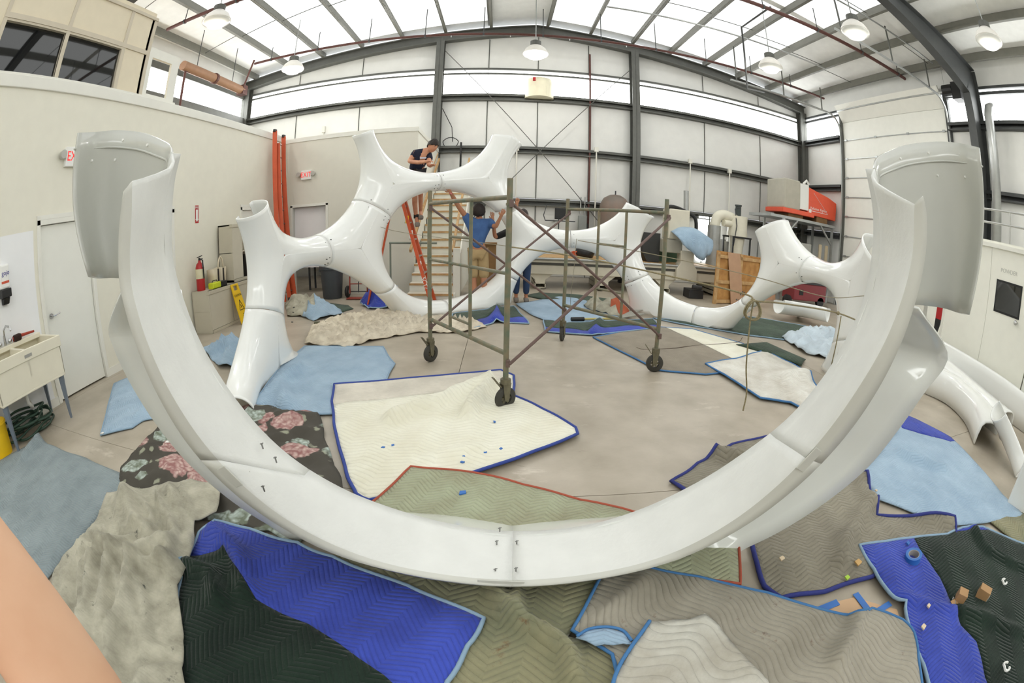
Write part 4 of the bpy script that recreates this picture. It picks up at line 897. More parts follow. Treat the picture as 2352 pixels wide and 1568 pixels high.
cloth('drop_cloth', 'paint spotted grey canvas drop cloth bunched in the bottom left corner', [(255,1155),(300,1150),(370,1140),(450,1128),(520,1150),(508,1205),(460,1225),(455,1300),(425,1375),(440,1480),(450,1600),(440,1700),(200,1700),(130,1450),(140,1350),(180,1290),(230,1230)], paintcloth(), 'drop cloth', layer=.075, amp=.085, freq=3.4, ridge=True, res=.02, ang=2.2, seed=28, folds=[([(300,1160),(330,1240),(400,1290)], .08, .05), ([(250,1300),(330,1330),(420,1340)], .07, .04), ([(380,1180),(420,1260),(410,1330)], .06, .03)])
cloth('moving_blanket', 'grey wavy quilt with blue edge in the bottom right foreground', [(1375,1345),(1480,1322),(1600,1345),(1750,1380),(1880,1420),(1960,1440),(1990,1415),(2060,1440),(2085,1470),(2092,1530),(2100,1700),(1420,1700),(1400,1520),(1310,1465)], q_grey, bind=bd_mid, bw=.009, layer=.05, amp=.045, freq=2.2, res=.035, folds=[([(1470,1360),(1380,1440)], .035, .05), ([(1960,1430),(1940,1480),(1900,1540)], .07, .04)], seed=29)
cloth('moving_blanket', 'pale quilt corner folded over the grey quilt at the bottom edge', [(1478,1457),(1540,1452),(1600,1448),(1630,1470),(1660,1515),(1740,1590),(1780,1700),(1380,1700),(1398,1580),(1440,1510)], q_light, bind=bd_mid, bw=.009, bpath=[(1480,1457),(1460,1485),(1440,1512),(1415,1550),(1398,1590),(1390,1640)], layer=.085, amp=.05, freq=2.6, res=.03, ang=.9, folds=[([(1600,1452),(1650,1520),(1700,1580)], .03, .04)], seed=30)
cloth('blanket_lining', 'light blue underside of a quilt showing in the fold at the bottom middle', [(1316,1492),(1345,1474),(1385,1470),(1425,1478),(1442,1508),(1400,1508),(1360,1510)], q_lblue, bind=bd_mid, bw=.007, bpath=[(1318,1490),(1345,1474),(1385,1469),(1420,1477),(1440,1500)], layer=.088, amp=.015, res=.03, seed=33)
cloth('moving_blanket', 'blue and dark green quilt with light blue binding in the bottom right corner', [(1968,1264),(2030,1255),(2085,1247),(2170,1238),(2205,1222),(2250,1220),(2352,1262),(2450,1330),(2450,1700),(2140,1700),(2110,1540),(2085,1470),(2070,1395),(2035,1375),(2000,1320)], [q_blue, q_green], bind=bd_lblue, bw=.011, layer=.03, amp=.04, freq=2.2, res=.04, zones=[[(2085,1230),(2500,1200),(2500,1750),(2300,1750),(2248,1568),(2230,1490),(2195,1450),(2150,1340),(2105,1280)]], folds=[([(2230,1230),(2260,1280),(2352,1330)], .05, .04), ([(2070,1385),(2200,1420),(2352,1480)], .035, .04)], seed=31)
# ================================================================= LEFT WALL THINGS
beige_metal = mat('cabinet_beige', (196, 189, 170), .5, var=.04); plast_cream = mat('tub_cream', (232, 226, 206), .45, var=.04); yellow = mat('yellow', (240, 196, 20), .45)
red = mat('red', (176, 32, 34), .35); orange = mat('ladder_orange', (206, 86, 44), .5, var=.12); alu = mat('aluminium', (190, 190, 186), .35, metal=.8); legblue = mat('leg_grey_blue', (112, 122, 134), .5)
white_pl = mat('white_plastic', (238, 238, 234), .4, var=.02); skin_m = mat('skin', (206, 152, 120), .55, var=.12, scale=8, c2=(190, 130, 100)); dkgrey = mat('dark_grey', (66, 68, 70), .6); wood = mat('pine', (206, 172, 122), .6, var=.2, scale=9, c2=(180, 140, 92))
brown = mat('brown_board', (140, 104, 66), .7, var=.2); green_hose = mat('hose_green', (44, 70, 56), .5); letter_red = mat('letter_red', (222, 34, 32), .5, emit=.6); letter_blk = mat('letter_black', (30, 28, 24), .6)
# utility sink
sk_ = thing('utility_sink', (-4.74, 2.0, 0), 'cream plastic utility sink on grey legs against the left wall', 'sink')
x0, x1, y0, y1 = -5.06, -4.42, 1.5, 2.5
m = MB()
for (a, b, c, d) in ((x0, x1, y0, y0+.02), (x0, x1, y1-.02, y1), (x0, x0+.02, y0, y1), (x1-.02, x1, y0, y1)): m.bb(a, b, c, d, .48, .87)
m.bb(x0, x1, y0, y1, .46, .49); m.build('basin', plast_cream, sk_, bevel=.008)
m = MB(); m.bb(x1-.002, x1+.012, y0-.01, y1+.01, .76, .87).bb(x0-.0, x1+.01, y1-.0, y1+.012, .76, .87).bb(x0, x1, y0-.012, y0, .76, .87); m.bb(x0, x0+.12, y0, y1, .85, .9).bb(x0+.1, x1, 1.98, 2.02, .6, .86); m.build('rim', plast_cream, sk_, bevel=.006)
for x, y in ((x1-.05, y0+.05), (x1-.05, y1-.05), (x0+.05, y0+.05), (x0+.05, y1-.05)):
    MB().cyl((x, y, .47), (x, y, .0), .045, .018, n=4).build('leg', legblue, sk_)
m = MB(); m.cyl((-5.0, 1.95, .9), (-5.0, 1.95, 1.0), .02).tube([(-5.0, 1.95, .98), (-4.98, 1.95, 1.06), (-4.9, 1.96, 1.1), (-4.8, 1.97, 1.09), (-4.77, 1.97, 1.05)], .012, n=8)
for yy in (1.87, 2.03): m.lathe([(.015, 0), (.028, .01), (.03, .03), (.02, .045)], (-5.0, yy, .91), n=10)
m.build('faucet', chrome, sk_, smooth=True, auto=40); MB().bb(-4.41, -4.405, 1.95, 2.06, .79, .82).build('name_plate', alu, sk_)
MB().tube([(-4.74, 2.0, .46), (-4.74, 2.0, .3), (-4.76, 2.05, .24), (-4.9, 2.1, .24), (-5.04, 2.12, .26)], .025, n=8).build('drain_pipe', white_pl, sk_, smooth=True)
tag(MB().tube([(-4.99, 2.08, .93), (-4.98, 2.2, .94), (-4.97, 2.42, .93)], [.03, .018, .012], n=8).build('scrub_brush', mat('brush_red', (170, 60, 40), .6), None, smooth=True), 'red handled brush lying on the back of the utility sink', 'brush')
tag(MB().box((-4.97, 2.14, .935), (.09, .12, .07)).build('sponge', mat('sponge_brown', (52, 34, 28), .95), None, bevel=.02), 'dark brown sponge on the back of the utility sink', 'sponge')
hs = [];
for k in range(150):
    a = k*.29; r = .24+.09*math.sin(k*.37)+.03*math.sin(k*1.3); hs.append((-4.82+.02*math.sin(k)+r*.75*math.cos(a), 1.95+r*1.25*math.sin(a), .02+.0012*k+.012*math.sin(k*.9)))
tag(MB().tube([Vector(tuple(q)) for q in catmull(hs, 3)], .014, n=6).build('garden_hose', green_hose, None, smooth=True), 'coiled dark green garden hose on the floor under the sink', 'hose')
tag(MB().lathe([(.0, 0), (.13, 0), (.15, .3), (.16, .3), (.15, .32), (.0, .32)], (-4.72, 1.42, 0), n=20).build('bucket', yellow, None, smooth=True, auto=40), 'yellow bucket at the left edge beside the sink', 'bucket')
t = thing('soap_dispenser', onX(8, 650, XW), 'white and black wall soap dispenser with blue lettering by the sink', 'soap dispenser'); c = onX(6, 640, XW)
MB().bb(XW, XW+.1, c.y-.07, c.y+.07, c.z-.11, c.z+.14).build('cartridge', white_pl, t, bevel=.02); MB().bb(XW, XW+.12, c.y-.075, c.y+.08, c.z-.2, c.z-.11).prism([(XW+.0, c.y-.05, c.z-.2), (XW+.12, c.y-.05, c.z-.2), (XW+.07, c.y-.05, c.z-.27), (XW, c.y-.05, c.z-.27)], (0, .1, 0)).build('pump', black, t, bevel=.01)
text_part('lettering', 'gojo', .07, (XW+.1015, c.y+.01, c.z+.05), faceR((1, 0, 0)), mat('ink_blue', (44, 40, 140), .5), t); MB().bb(XW+.1, XW+.1015, c.y-.06, c.y+.06, c.z-.055, c.z-.03).build('label_stripe', mat('label_orange', (210, 90, 60), .5), t)
def exit_sign(name, label, c, nrm, w=.3, h=.2):
    n = Vector(nrm); x = V(0, 0, 1).cross(n); t = thing(name, c, label, 'exit sign'); R = Matrix((x, V(0, 0, 1), n)).transposed()
    MB().box(c+n*.03, (w, h, .06), R=R).build('housing', white_pl, t, bevel=.008); text_part('lettering', 'EXIT', .17, c+n*.0615, faceR(n), letter_red, t, sx=.8)
    for s_ in (-1, 1):
        q = c+x*(s_*(w/2+.06))+V(0, 0, .02); MB().cyl(q+n*.03, q+n*.1, .05, .055, n=14).bar(q+n*.04, c+x*(s_*w/2)+n*.03, .02, .02).build('lamp_head', mat('grey_plastic', (186, 184, 176), .4), t)
    return t
exit_sign('exit_sign', 'white exit sign with red letters on the left wall, half hidden by the front arc', onX(167, 362, XW), (1, 0, 0), .32, .24)
exit_sign('exit_sign', 'white exit sign with red letters above the doorway in the end wall', onY(705, 402, BYF), (0, -1, 0), .26, .22)
t = thing('wall_sign', onX(452, 510, XW), 'red and white fire extinguisher arrow sign on the left wall', 'sign'); c = onX(452, 492, XW)
MB().bb(XW, XW+.003, c.y-.05, c.y+.05, c.z-.15, c.z+.15).build('plate', red, t); MB().bb(XW+.003, XW+.005, c.y-.028, c.y+.028, c.z-.08, c.z+.08).prism([(XW+.003, c.y-.045, c.z-.08), (XW+.003, c.y+.045, c.z-.08), (XW+.003, c.y, c.z-.13)], (.002, 0, 0)).build('arrow', white_pl, t); text_part('lettering', 'FIRE', .05, (XW+.004, c.y, c.z+.115), faceR((1, 0, 0)), white_pl, t)
# cabinets
def cabinet(name, label, x0, x1, y0, y1, z0, z1, parts):
    t = thing(name, ((x0+x1)/2, (y0+y1)/2, z0), label, 'cabinet'); m = MB(); m.bb(x0, x1, y0, y0+.02, z0, z1).bb(x0, x1, y1-.02, y1, z0, z1).bb(x0, x0+.02, y0, y1, z0, z1).bb(x0, x1, y0, y1, z0, z0+.05).bb(x0, x1, y0, y1, z1-.03, z1).bb(x0, x1-.03, y0, y1, (z0+z1)/2, (z0+z1)/2+.02); m.build('body', beige_metal, t, bevel=.004)
    for a, b in parts: MB().bb(x1-.02, x1, a, b, z0+.055, z1-.06).build('sliding_door', mat('cabinet_door', (202, 196, 178), .5, var=.04), t, bevel=.003)
    MB().bb(x1-.06, x1+.012, y0-.01, y1+.01, z1-.06, z1).build('top_edge', beige_metal, t, bevel=.004); return t
cabinet('low_cabinet', 'low beige metal cabinet with sliding doors along the left wall', -5.06, -4.66, 5.85, 7.5, 0, .7, ((5.87, 6.55), (6.57, 7.2)))
cabinet('upper_cabinet', 'tall beige metal cabinet standing on the low cabinet', -5.06, -4.72, 6.75, 7.75, .7, 1.74, ((6.77, 7.1), ))
tag(MB().tube([(-4.7, 7.3, 1.1), (-4.7, 7.44, 1.12)], .03, n=6).box((-4.85, 7.4, .95), (.2, .3, .4)).build('stored_box', mat('shelf_dark', (44, 40, 36), .8), None), 'dark items inside the open side of the tall cabinet', 'box')
ex = fl(459, 664, .7); t = thing('fire_extinguisher', (-4.93, 5.98, .7), 'red fire extinguisher standing on the low beige cabinet', 'fire extinguisher'); c = V(-4.93, 5.98, .7)
MB().lathe([(0, 0), (.075, 0), (.08, .02), (.08, .38), (.06, .44), (.025, .47), (.025, .5), (0, .5)], c, n=20).build('cylinder', red, t, smooth=True, auto=50)
MB().lathe([(.0812, .2), (.0812, .36)], c, n=20, caps=False).build('label', mat('label_cream', (222, 214, 180), .6), t, smooth=True); MB().cyl(c+V(0, 0, .49), c+V(0, 0, .54), .02).bar(c+V(-.0, -.06, .55), c+V(0, .08, .57), .02, .012).bar(c+V(0, -.0, .52), c+V(0, .09, .52), .02, .012).tube([c+V(.02, 0, .52), c+V(.09, -.02, .5), c+V(.1, -.02, .35), c+V(.095, -.01, .2)], .012, n=6).build('valve', black, t); MB().box(c+V(.08, 0, .42), (.004, .05, .07)).build('inspection_tag', white_pl, t)
t = thing('tote_bag', (-4.9, 6.45, .7), 'cream canvas tote bag with dark straps on the low cabinet', 'bag')
G = [];
for k in range(13):
    a = k/12*2*math.pi; ca, sa = math.cos(a), math.sin(a); G.append([V(-4.9+.09*(1+.1*f)*np.sign(ca)*abs(ca)**.5, 6.45+(.2+.04*f)*np.sign(sa)*abs(sa)**.5, .702+.3*f+.015*math.sin(3*a)*f) for f in (0, .3, .65, 1)])
MB().grid(G).build('sack', mat('tote_canvas', (214, 202, 176), .9, var=.1, bump=.2), t, smooth=True, solid=.006); strap_m = mat('strap_dark', (40, 34, 32), .9)
for yy in (6.37, 6.53): MB().bb(-4.806, -4.798, yy-.018, yy+.018, .71, 1.0).build('strap', strap_m, t)
MB().tube([V(-4.8, 6.45+.08*math.cos(a)*1.0, 1.0+.2*math.sin(a)) for a in np.linspace(0, math.pi, 12)], .014, n=6).build('handle', mat('tote_canvas', (214, 202, 176)), t, smooth=True)
t = thing('tool_case', (-4.75, 6.22, .7), 'lime green case with black end in front of the tote bag', 'case'); MB().bb(-4.82, -4.7, 6.05, 6.3, .7, .8).build('body', mat('lime', (206, 218, 44), .5), t, bevel=.015); MB().bb(-4.83, -4.69, 6.3, 6.48, .7, .79).build('end_cap', black, t, bevel=.01); MB().tube([(-4.76, 6.1, .8), (-4.76, 6.12, .83), (-4.76, 6.24, .83), (-4.76, 6.26, .8)], .008, n=6).build('handle', black, t)
# wet floor sign leaning on the cabinet
t = thing('wet_floor_sign', (-4.5, 6.62, 0), 'yellow caution wet floor sign leaning on the low cabinet', 'sign')
def wsp(u, v): return V(-4.44-.2*(v/.66), 6.62+u, v)     # board plane, leaning back
def brd(poly, off, d, m_, name, par=t): return MB().prism([wsp(*p)+V(off, 0, off*.3) for p in poly], (d, 0, d*.3)).build(name, m_, par)
brd([(-.15, 0), (-.06, 0), (-.05, .06), (.05, .06), (.06, 0), (.15, 0), (.115, .66), (.06, .66), (.06, .58), (-.06, .58), (-.06, .66), (-.115, .66)], 0, .02, yellow, 'board'); brd([(-.115, .66), (.115, .66), (.11, .69), (-.11, .69)], 0, .02, yellow, 'grip')
R_ = faceR((1, 0, .3)); text_part('lettering', 'CAUTION', .05, wsp(0, .49)+V(.024, 0, .007), R_, letter_blk, t, ext=.0005); text_part('lettering', 'WET', .022, wsp(0, .165)+V(.024, 0, .007), R_, letter_blk, t, ext=.0005); text_part('lettering', 'FLOOR', .02, wsp(0, .135)+V(.024, 0, .007), R_, letter_blk, t, ext=.0005)
m = MB(); tri = [(-.075, .24), (.075, .24), (0, .41)]
for i in range(3): m.bar(wsp(*tri[i])+V(.022, 0, .006), wsp(*tri[(i+1) % 3])+V(.022, 0, .006), .012, .003, up=(1, 0, .3))
m.bar(wsp(-.02, .33)+V(.022, 0, .006), wsp(.02, .28)+V(.022, 0, .006), .012, .003, up=(1, 0, .3)); m.bar(wsp(-.03, .27)+V(.022, 0, .006), wsp(.01, .3)+V(.022, 0, .006), .01, .003, up=(1, 0, .3)); m.build('pictogram', letter_blk, t)
# extension ladder leaning in the corner
t = thing('extension_ladder', (-4.8, 9.1, 0), 'orange fibreglass extension ladder leaning in the corner by the doorway', 'ladder')
def lad(p, dz): return p
for (ya, xo, zt_, par) in ((8.95, 0, 3.75, 'fly'), (9.1, .0, 3.6, 'base')):
    for s_ in (0, 1):
        a = V(-4.78+.0, ya-.18+.36*s_*0, 0); 
pts = [((-4.66, 8.6, 0), (-4.96, 8.72, 3.78)), ((-4.66, 9.06, 0), (-4.96, 9.16, 3.72))]
for a, b in pts: MB().bar(a, b, .04, .1, up=(1, .3, 0)).build('rail', orange, t); MB().box(Vector(b)+V(0, 0, .01), (.05, .1, .06)).build('end_cap', black, t)
pts2 = [((-4.56, 8.7, 0.02), (-4.9, 8.8, 3.5)), ((-4.56, 8.98, .02), (-4.9, 9.06, 3.5))]
for a, b in pts2: MB().bar(a, b, .035, .09, up=(1, .3, 0)).build('rail', orange, t); MB().box(Vector(a)+V(.02, 0, .03), (.1, .06, .06)).build('foot', dkgrey, t)
for k in range(12):
    f = (k+.6)/12.4; p, q = (Vector(pts[0][0]).lerp(Vector(pts[0][1]), f), Vector(pts[1][0]).lerp(Vector(pts[1][1]), f)); MB().cyl(p, q, .016, n=8).build('rung', alu, t)
# trash can, hand truck
c = V(-3.62, 9.0, 0); t = thing('trash_can', c, 'dark grey round trash can beside the doorway', 'trash can')
MB().lathe([(0, 0), (.2, 0), (.215, .03), (.255, .62), (.28, .63), (.285, .7), (.26, .7), (.245, .62), (.2, .05), (0, .04)], c, n=28, caps=False).build('barrel', mat('bin_grey', (70, 74, 78), .6, var=.1), t, smooth=True, auto=40)
for s_ in (-1, 1): MB().bar(c+V(.27*s_, -.06, .6), c+V(.27*s_, .06, .6), .05, .04).build('handle', dkgrey, t)
tag(MB().box(c+V(.08, 0, .62), (.14, .02, .42), R=Matrix.Rotation(.35, 3, 'Y')).build('scrap_board', off_white, None), 'white scrap board sticking out of the trash can', 'board')
tag(MB().cyl(c+V(-.1, -.05, .35), c+V(-.13, -.12, .82), .012).build('broom_handle', yellow, None), 'yellow stick standing in the trash can', 'stick')
c = V(-3.0, 8.95, 0); t = thing('hand_truck', c, 'red tubular hand truck with black tyres beside the trash can', 'hand truck')
for x in (-.2, .2): MB().tube([c+V(x, .02, .1), c+V(x, .12, 1.2), c+V(x*.6, .16, 1.3)], .016, n=8).build('rail', mat('truck_red', (150, 58, 44), .5), t)
for z in (.3, .7, 1.0): MB().cyl(c+V(-.2, .02+z*.1, z), c+V(.2, .02+z*.1, z), .012).build('crossbar', mat('truck_red', (150, 58, 44)), t)
MB().box(c+V(0, -.1, .02), (.42, .24, .012)).build('toe_plate', mat('truck_red', (150, 58, 44)), t); MB().cyl(c+V(-.28, .08, .13), c+V(.28, .08, .13), .012).build('axle', dkgrey, t); MB().bar(c+V(.0, .03, .12), c+V(0, .14, 1.2), .02, .02).build('spine', dkgrey, t)
for x in (-.27, .27):
    w = MB().lathe([(.05, -.035), (.11, -.035), (.13, -.015), (.13, .015), (.11, .035), (.05, .035)], c+V(x, .08, .13), n=22, ax=(1, 0, 0)).build('wheel', black, t, smooth=True, auto=50); MB().cyl(c+V(x-.037, .08, .13), c+V(x+.037, .08, .13), .05, n=14).build('hub', alu, w)
# equipment glimpsed through the doorway
t = thing('work_table', (-4.35, 10.3, 0), 'dark table seen through the doorway behind the trash can', 'table'); MB().bb(-4.75, -3.9, 10.1, 10.55, .68, .72).build('top', dkgrey, t)
for x, y in ((-4.7, 10.15), (-3.95, 10.15), (-4.7, 10.5), (-3.95, 10.5)): MB().bb(x-.02, x+.02, y-.02, y+.02, 0, .68).build('leg', dkgrey, t)
tag(MB().bb(-4.55, -4.3, 10.75, 11.1, 0, .5).bb(-4.5, -4.35, 10.72, 10.75, .2, .45).build('equipment_case', black, None, bevel=.02), 'black equipment case on the floor inside the doorway', 'case')
# ================================================================= STAIRS, STEPLADDER
st = thing('staircase', (-1.37, 10.5, 0), 'white wooden staircase with pine tread edges rising beside the block room', 'staircase')
SX0, SX1 = -1.83, -.9
for k in range(1, 16):
    y, z = 8.5+.27*(k-1), .168*k
    MB().bb(SX0, SX1, y-.02, y+.27, z-.035, z).build('tread', mat('tread', (226, 220, 204), .6, var=.06), st); MB().bb(SX0, SX1, y-.03, y-.02, z-.04, z+.002).build('nosing', wood, st); MB().bb(SX0, SX1, y+.0, y+.015, z-.168, z-.035).build('riser', paint_white, st)
MB().prism([(SX1, 8.45, 0), (SX1, 12.6, 0), (SX1, 12.6, 2.62), (SX1, 8.45, .17)], (.03, 0, 0)).build('stringer', paint_white, st)
for x in (SX0+.06, SX1-.03): MB().bar((x, 8.6, 1.0), (x, 12.4, 3.36), .045, .07).build('handrail', wood, st)
MB().bb(SX1-.01, SX1+.12, 8.5, 8.62, 0, 1.05).build('newel', paint_white, st); MB().bar((SX1-.02, 8.6, .35), (SX1-.02, 8.6, 1.0), .02, .02).build('handrail_post', dkgrey, st)
tag(MB().bb(-.62, -.1, 9.3, 9.75, 0, 1.12).bb(-.64, -.08, 9.28, 9.3, 1.08, 1.14).build('brown_cabinet', mat('cardboard_brown', (158, 122, 78), .7, var=.15), None, bevel=.005), 'brown wooden cabinet behind the person in the blue shirt', 'cabinet')
t = thing('stepladder', (-1.85, 8.2, 0), 'orange stepladder standing behind the back left opening', 'ladder'); ap = V(-1.94, 8.2, 2.25)
for yy, k in ((8.38, 0), (8.0, 1)):
    MB().bar((-1.24, yy+(.03 if not k else -.03), 0), ap+V(.04, (yy-8.2)*.6, 0), .05, .09, up=(0, 1, 0)).build('rail', orange, t); MB().bar((-2.5, yy, 0), ap+V(-.06, (yy-8.2)*.6, -.02), .03, .06, up=(0, 1, 0)).build('rear_leg', orange, t); MB().box((-1.235, yy, .03), (.1, .06, .06)).build('foot', black, t)
for k in range(1, 7):
    f = k/7.2; c = V(-1.24, 8.2, 0).lerp(ap, f); w_ = .42*(1-f*.4); MB().box(c, (.09, w_, .025)).build('step', alu, t)
MB().box(ap, (.2, .3, .04)).build('top_cap', orange, t); a, b = V(-1.24, 8.62, 0), ap+V(.04, .13, 0)
for f, m_ in ((.72, yellow), (.6, white_pl), (.35, white_pl)): q = V(-1.24, 7.97, 0).lerp(ap+V(.04, -.12, 0), f); MB().box(q+V(.0, -.03, 0), (.06, .01, .14)).build('sticker', m_, t)
dr_ = (V(-1.24, 7.97, 0)-(ap+V(.04, -.12, 0))).normalized(); zr_ = V(0, -1, 0); zr_ = (zr_-dr_*zr_.dot(dr_)).normalized(); yr_ = zr_.cross(dr_); text_part('lettering', '5CT7', .1, V(-1.24, 7.97, 0).lerp(ap+V(.04, -.12, 0), .2)+zr_*.05, Matrix((dr_, yr_, zr_)).transposed(), white_pl, t)
tag(MB().cyl((-2.3, 9.0, 1.15), (-1.3, 9.0, 1.13), .022).cyl((-2.28, 9.0, 0), (-2.28, 9.0, 1.16), .02).build('barrier_rail', mat('grey_green', (130, 138, 126), .5), None), 'grey green pipe rail left of the stairs', 'rail')
# ================================================================= BACK WALL MACHINERY
cnc_m = mat('cnc_beige', (214, 208, 190), .5, var=.05); cnc_dk = mat('cnc_shadow', (78, 76, 70), .6)
CY = 10.45
t = thing('router_table', (3.2, CY+.8, 0), 'long beige router machine table along the back wall', 'machine')
MB().bb(.35, 5.9, CY, CY+1.25, .36, .58).build('frame_beam', cnc_m, t, bevel=.01); MB().bb(.3, 5.95, CY-.04, CY+1.28, .64, .7).build('bed', cnc_m, t, bevel=.006); MB().bb(.3, 5.95, CY-.02, CY+1.26, .585, .64).build('rail_slot', cnc_dk, t); MB().bb(.5, 5.8, CY+.1, CY+1.2, .7, .76).build('spoil_board', wood, t)
MB().cyl((.3, CY-.06, .73), (5.95, CY-.06, .73), .03).build('guide_rail', steel_lt, t, smooth=True, auto=40)
for x in (.95, 2.5, 4.1, 5.7): 
    leg = MB().bb(x-.12, x+.12, CY+.05, CY+1.2, .15, .36).prism([(x-.12, CY+.05, .36), (x-.3, CY+.05, .36), (x-.12, CY+.05, .22)], (0, .3, 0)).prism([(x+.12, CY+.05, .36), (x+.3, CY+.05, .36), (x+.12, CY+.05, .22)], (0, .3, 0)).build('pedestal', cnc_m, t)
    m = MB(); m.bb(x-.13, x+.13, CY-.02, CY+1.25, .13, .15).bb(x-.13, x+.13, CY-.02, CY+1.25, .0+.02, .04).bb(x-.13, x-.11, CY-.02, CY+1.25, .02, .15).bb(x+.11, x+.13, CY-.02, CY+1.25, .02, .15).bb(x-.02, x+.02, CY, CY+.1, 0, .03); m.build('tube_foot', cnc_m, leg)
g = thing('router_gantry', (4.75, CY+.2, .76), 'beige router gantry head with black hose above the long table', 'machine head')
p = onY(1552, 643, CY-.1); q = onY(1603, 590, CY-.1)
MB().prism([(p.x, CY-.12, p.z), (q.x, CY-.12, p.z), (q.x, CY-.12, p.z+.28), (q.x-.12, CY-.12, p.z+.45), (q.x-.12, CY-.12, q.z+.12), (p.x+.1, CY-.12, q.z+.12), (p.x+.1, CY-.12, p.z+.45), (p.x, CY-.12, p.z+.28)], (0, .3, 0)).build('side_plate', cnc_m, g, bevel=.01)
a, b = onY(1532, 548, CY+.1), onY(1582, 484, CY+.1); MB().bb(a.x, b.x, CY+.0, CY+.5, a.z, b.z).build('spindle_housing', cnc_m, g, bevel=.03); a, b = onY(1518, 578, CY+.05), onY(1565, 552, CY+.05); MB().bb(a.x, b.x, CY-.05, CY+1.3, a.z, b.z).build('cross_beam', mat('cnc_grey', (168, 164, 150), .5), g, bevel=.02)
a, b = onY(1472, 600, CY+.2), onY(1516, 536, CY+.2); MB().prism([(a.x+.15, CY+.15, a.z), (b.x, CY+.15, a.z), (b.x, CY+.15, b.z), (a.x, CY+.15, b.z), (a.x, CY+.15, a.z+.25)], (0, .5, 0)).build('control_cabinet', mat('cabinet_black', (42, 42, 40), .5), g, bevel=.01)
a, b = onY(1460, 600, CY+.7), onY(1560, 570, CY+.7); MB().bb(a.x, b.x, CY+.72, CY+1.2, a.z, b.z).build('motor_box', mat('machine_green', (86, 122, 104), .5), g, bevel=.01)
MB().tube([Vector(tuple(v)) for v in catmull([onY(1533, 492, CY+.1), onY(1534, 476, CY+.1), onY(1552, 476, CY+.2), onY(1582, 490, CY+.3), onY(1598, 505, CY+.3), onY(1598, 550, CY+.3)], 5)], .05, n=8).build('hose', black, g, smooth=True)
MB().cyl(onY(1576, 490, CY+.8), onY(1576, 438, CY+.8), .07).build('duct', steel_lt, g, smooth=True, auto=40)
# light blue blanket draped over the spindle
G = []; A = [onY(*p_) for p_ in ((1548, 536, CY-.2), (1575, 527, CY-.25), (1610, 533, CY-.25), (1638, 552, CY-.2))]; B = [onY(*p_) for p_ in ((1568, 562, CY-.35), (1588, 578, CY-.45), (1612, 598, CY-.45), (1630, 585, CY-.35))]; Bk = [v+V(0, .55, .02) for v in A]
Ac, Bc, Kc = (catmull(v, 5) for v in (A, B, Bk))
for i in range(len(Ac)):
    row = [Vector(tuple(Kc[i])), Vector(tuple((Ac[i]+Kc[i])/2))+V(0, 0, .06)]
    for k in range(7): f = k/6; row.append(Vector(tuple(lerp(Ac[i], Bc[i], f)))+V(0, -.05*math.sin(i*1.3)*f-.08*math.sin(math.pi*f), 0))
    G.append(row)
tag(MB().grid(G).build('draped_blanket', q_lblue, None, smooth=True, solid=.02), 'light blue blanket draped over the router head', 'blanket')
c = onY(1412, 470, 12.25); t = thing('air_tank', (c.x, 12.25, 0), 'tall brown grey compressed air tank by the back wall column', 'tank'); MB().lathe([(0, 2.62), (.15, 2.6), (.32, 2.5), (.42, 2.32), (.43, 2.2), (.43, .5), (.4, .35), (.25, .22), (0, .2)], (c.x, 12.25, -.12), n=30, caps=False).build('shell', mat('tank_grey', (112, 106, 98), .5, var=.2, c2=(136, 112, 98), scale=2), t, smooth=True); MB().cyl((c.x, 12.2, 2.48), (c.x, 12.2, 2.6), .02).build('valve', dkgrey, t)
for s_ in (-1, 1): MB().bb(c.x+.25*s_-.05, c.x+.25*s_+.05, 12.1, 12.3, 0, .35).build('foot', dkgrey, t)
a, b = onY(1327, 532, 12.75), onY(1347, 496, 12.75); t = thing('electrical_box', (a.x, 12.75, a.z), 'grey electrical disconnect box on the back wall above the table', 'electrical box'); MB().bb(a.x, b.x, 12.65, 12.8, a.z, b.z).build('case', mat('box_grey', (142, 146, 142), .5), t, bevel=.01); MB().bb(b.x, b.x+.04, 12.66, 12.7, a.z+.1, a.z+.25).build('lever', black, t); 
for x in (a.x+.06, b.x-.06): MB().cyl((x, 12.75, b.z), (x, 12.75, b.z+.55), .02).build('conduit', steel_lt, t)
a, b = onY(1274, 503, 12.2), onY(1296, 478, 12.2); t = thing('monitor', (a.x, 12.2, a.z-.2), 'black computer monitor on a bracket behind the scaffold', 'monitor'); MB().bb(a.x, b.x+.1, 12.2, 12.25, a.z, b.z).build('screen', black, t, bevel=.008); MB().bb(a.x-.25, b.x+.3, 12.1, 12.4, a.z-.06, a.z-.03).bb(a.x+.05, a.x+.1, 12.3, 12.99, a.z-.06, a.z-.03).bb(a.x+.1, a.x+.13, 12.2, 12.24, a.z-.6, a.z).build('bracket', dkgrey, t); MB().tube([(a.x-.25, 12.3, a.z-.04), (a.x-.3, 12.3, a.z+.1), (a.x-.2, 12.4, b.z+.1), (a.x+.2, 12.5, b.z+.12)], .012, n=5).build('cable', dkgrey, t)
tag(MB().lathe([(0, 0), (.2, .02), (.26, .14), (.2, .3), (.06, .36), (0, .36)], onY(1342, 592, 10.9)+V(0, 0, -.02), n=16, caps=False).build('trash_bag', mat('bag_black', (30, 30, 30), .4, bump=.8, bscale=14), None, smooth=True), 'black plastic bag lying on the router table under the arch', 'bag')
tag(MB().bb(1.75, 2.1, 10.8, 11.0, .76, .9).bb(1.75, 2.1, 10.78, 10.8, .88, .92).build('work_piece', orange, None, bevel=.01), 'orange fixture on the left end of the router table', 'fixture')
wn = struct('window_9'); a, b = onY(1600, 575, 12.98), onY(1640, 500, 12.98)
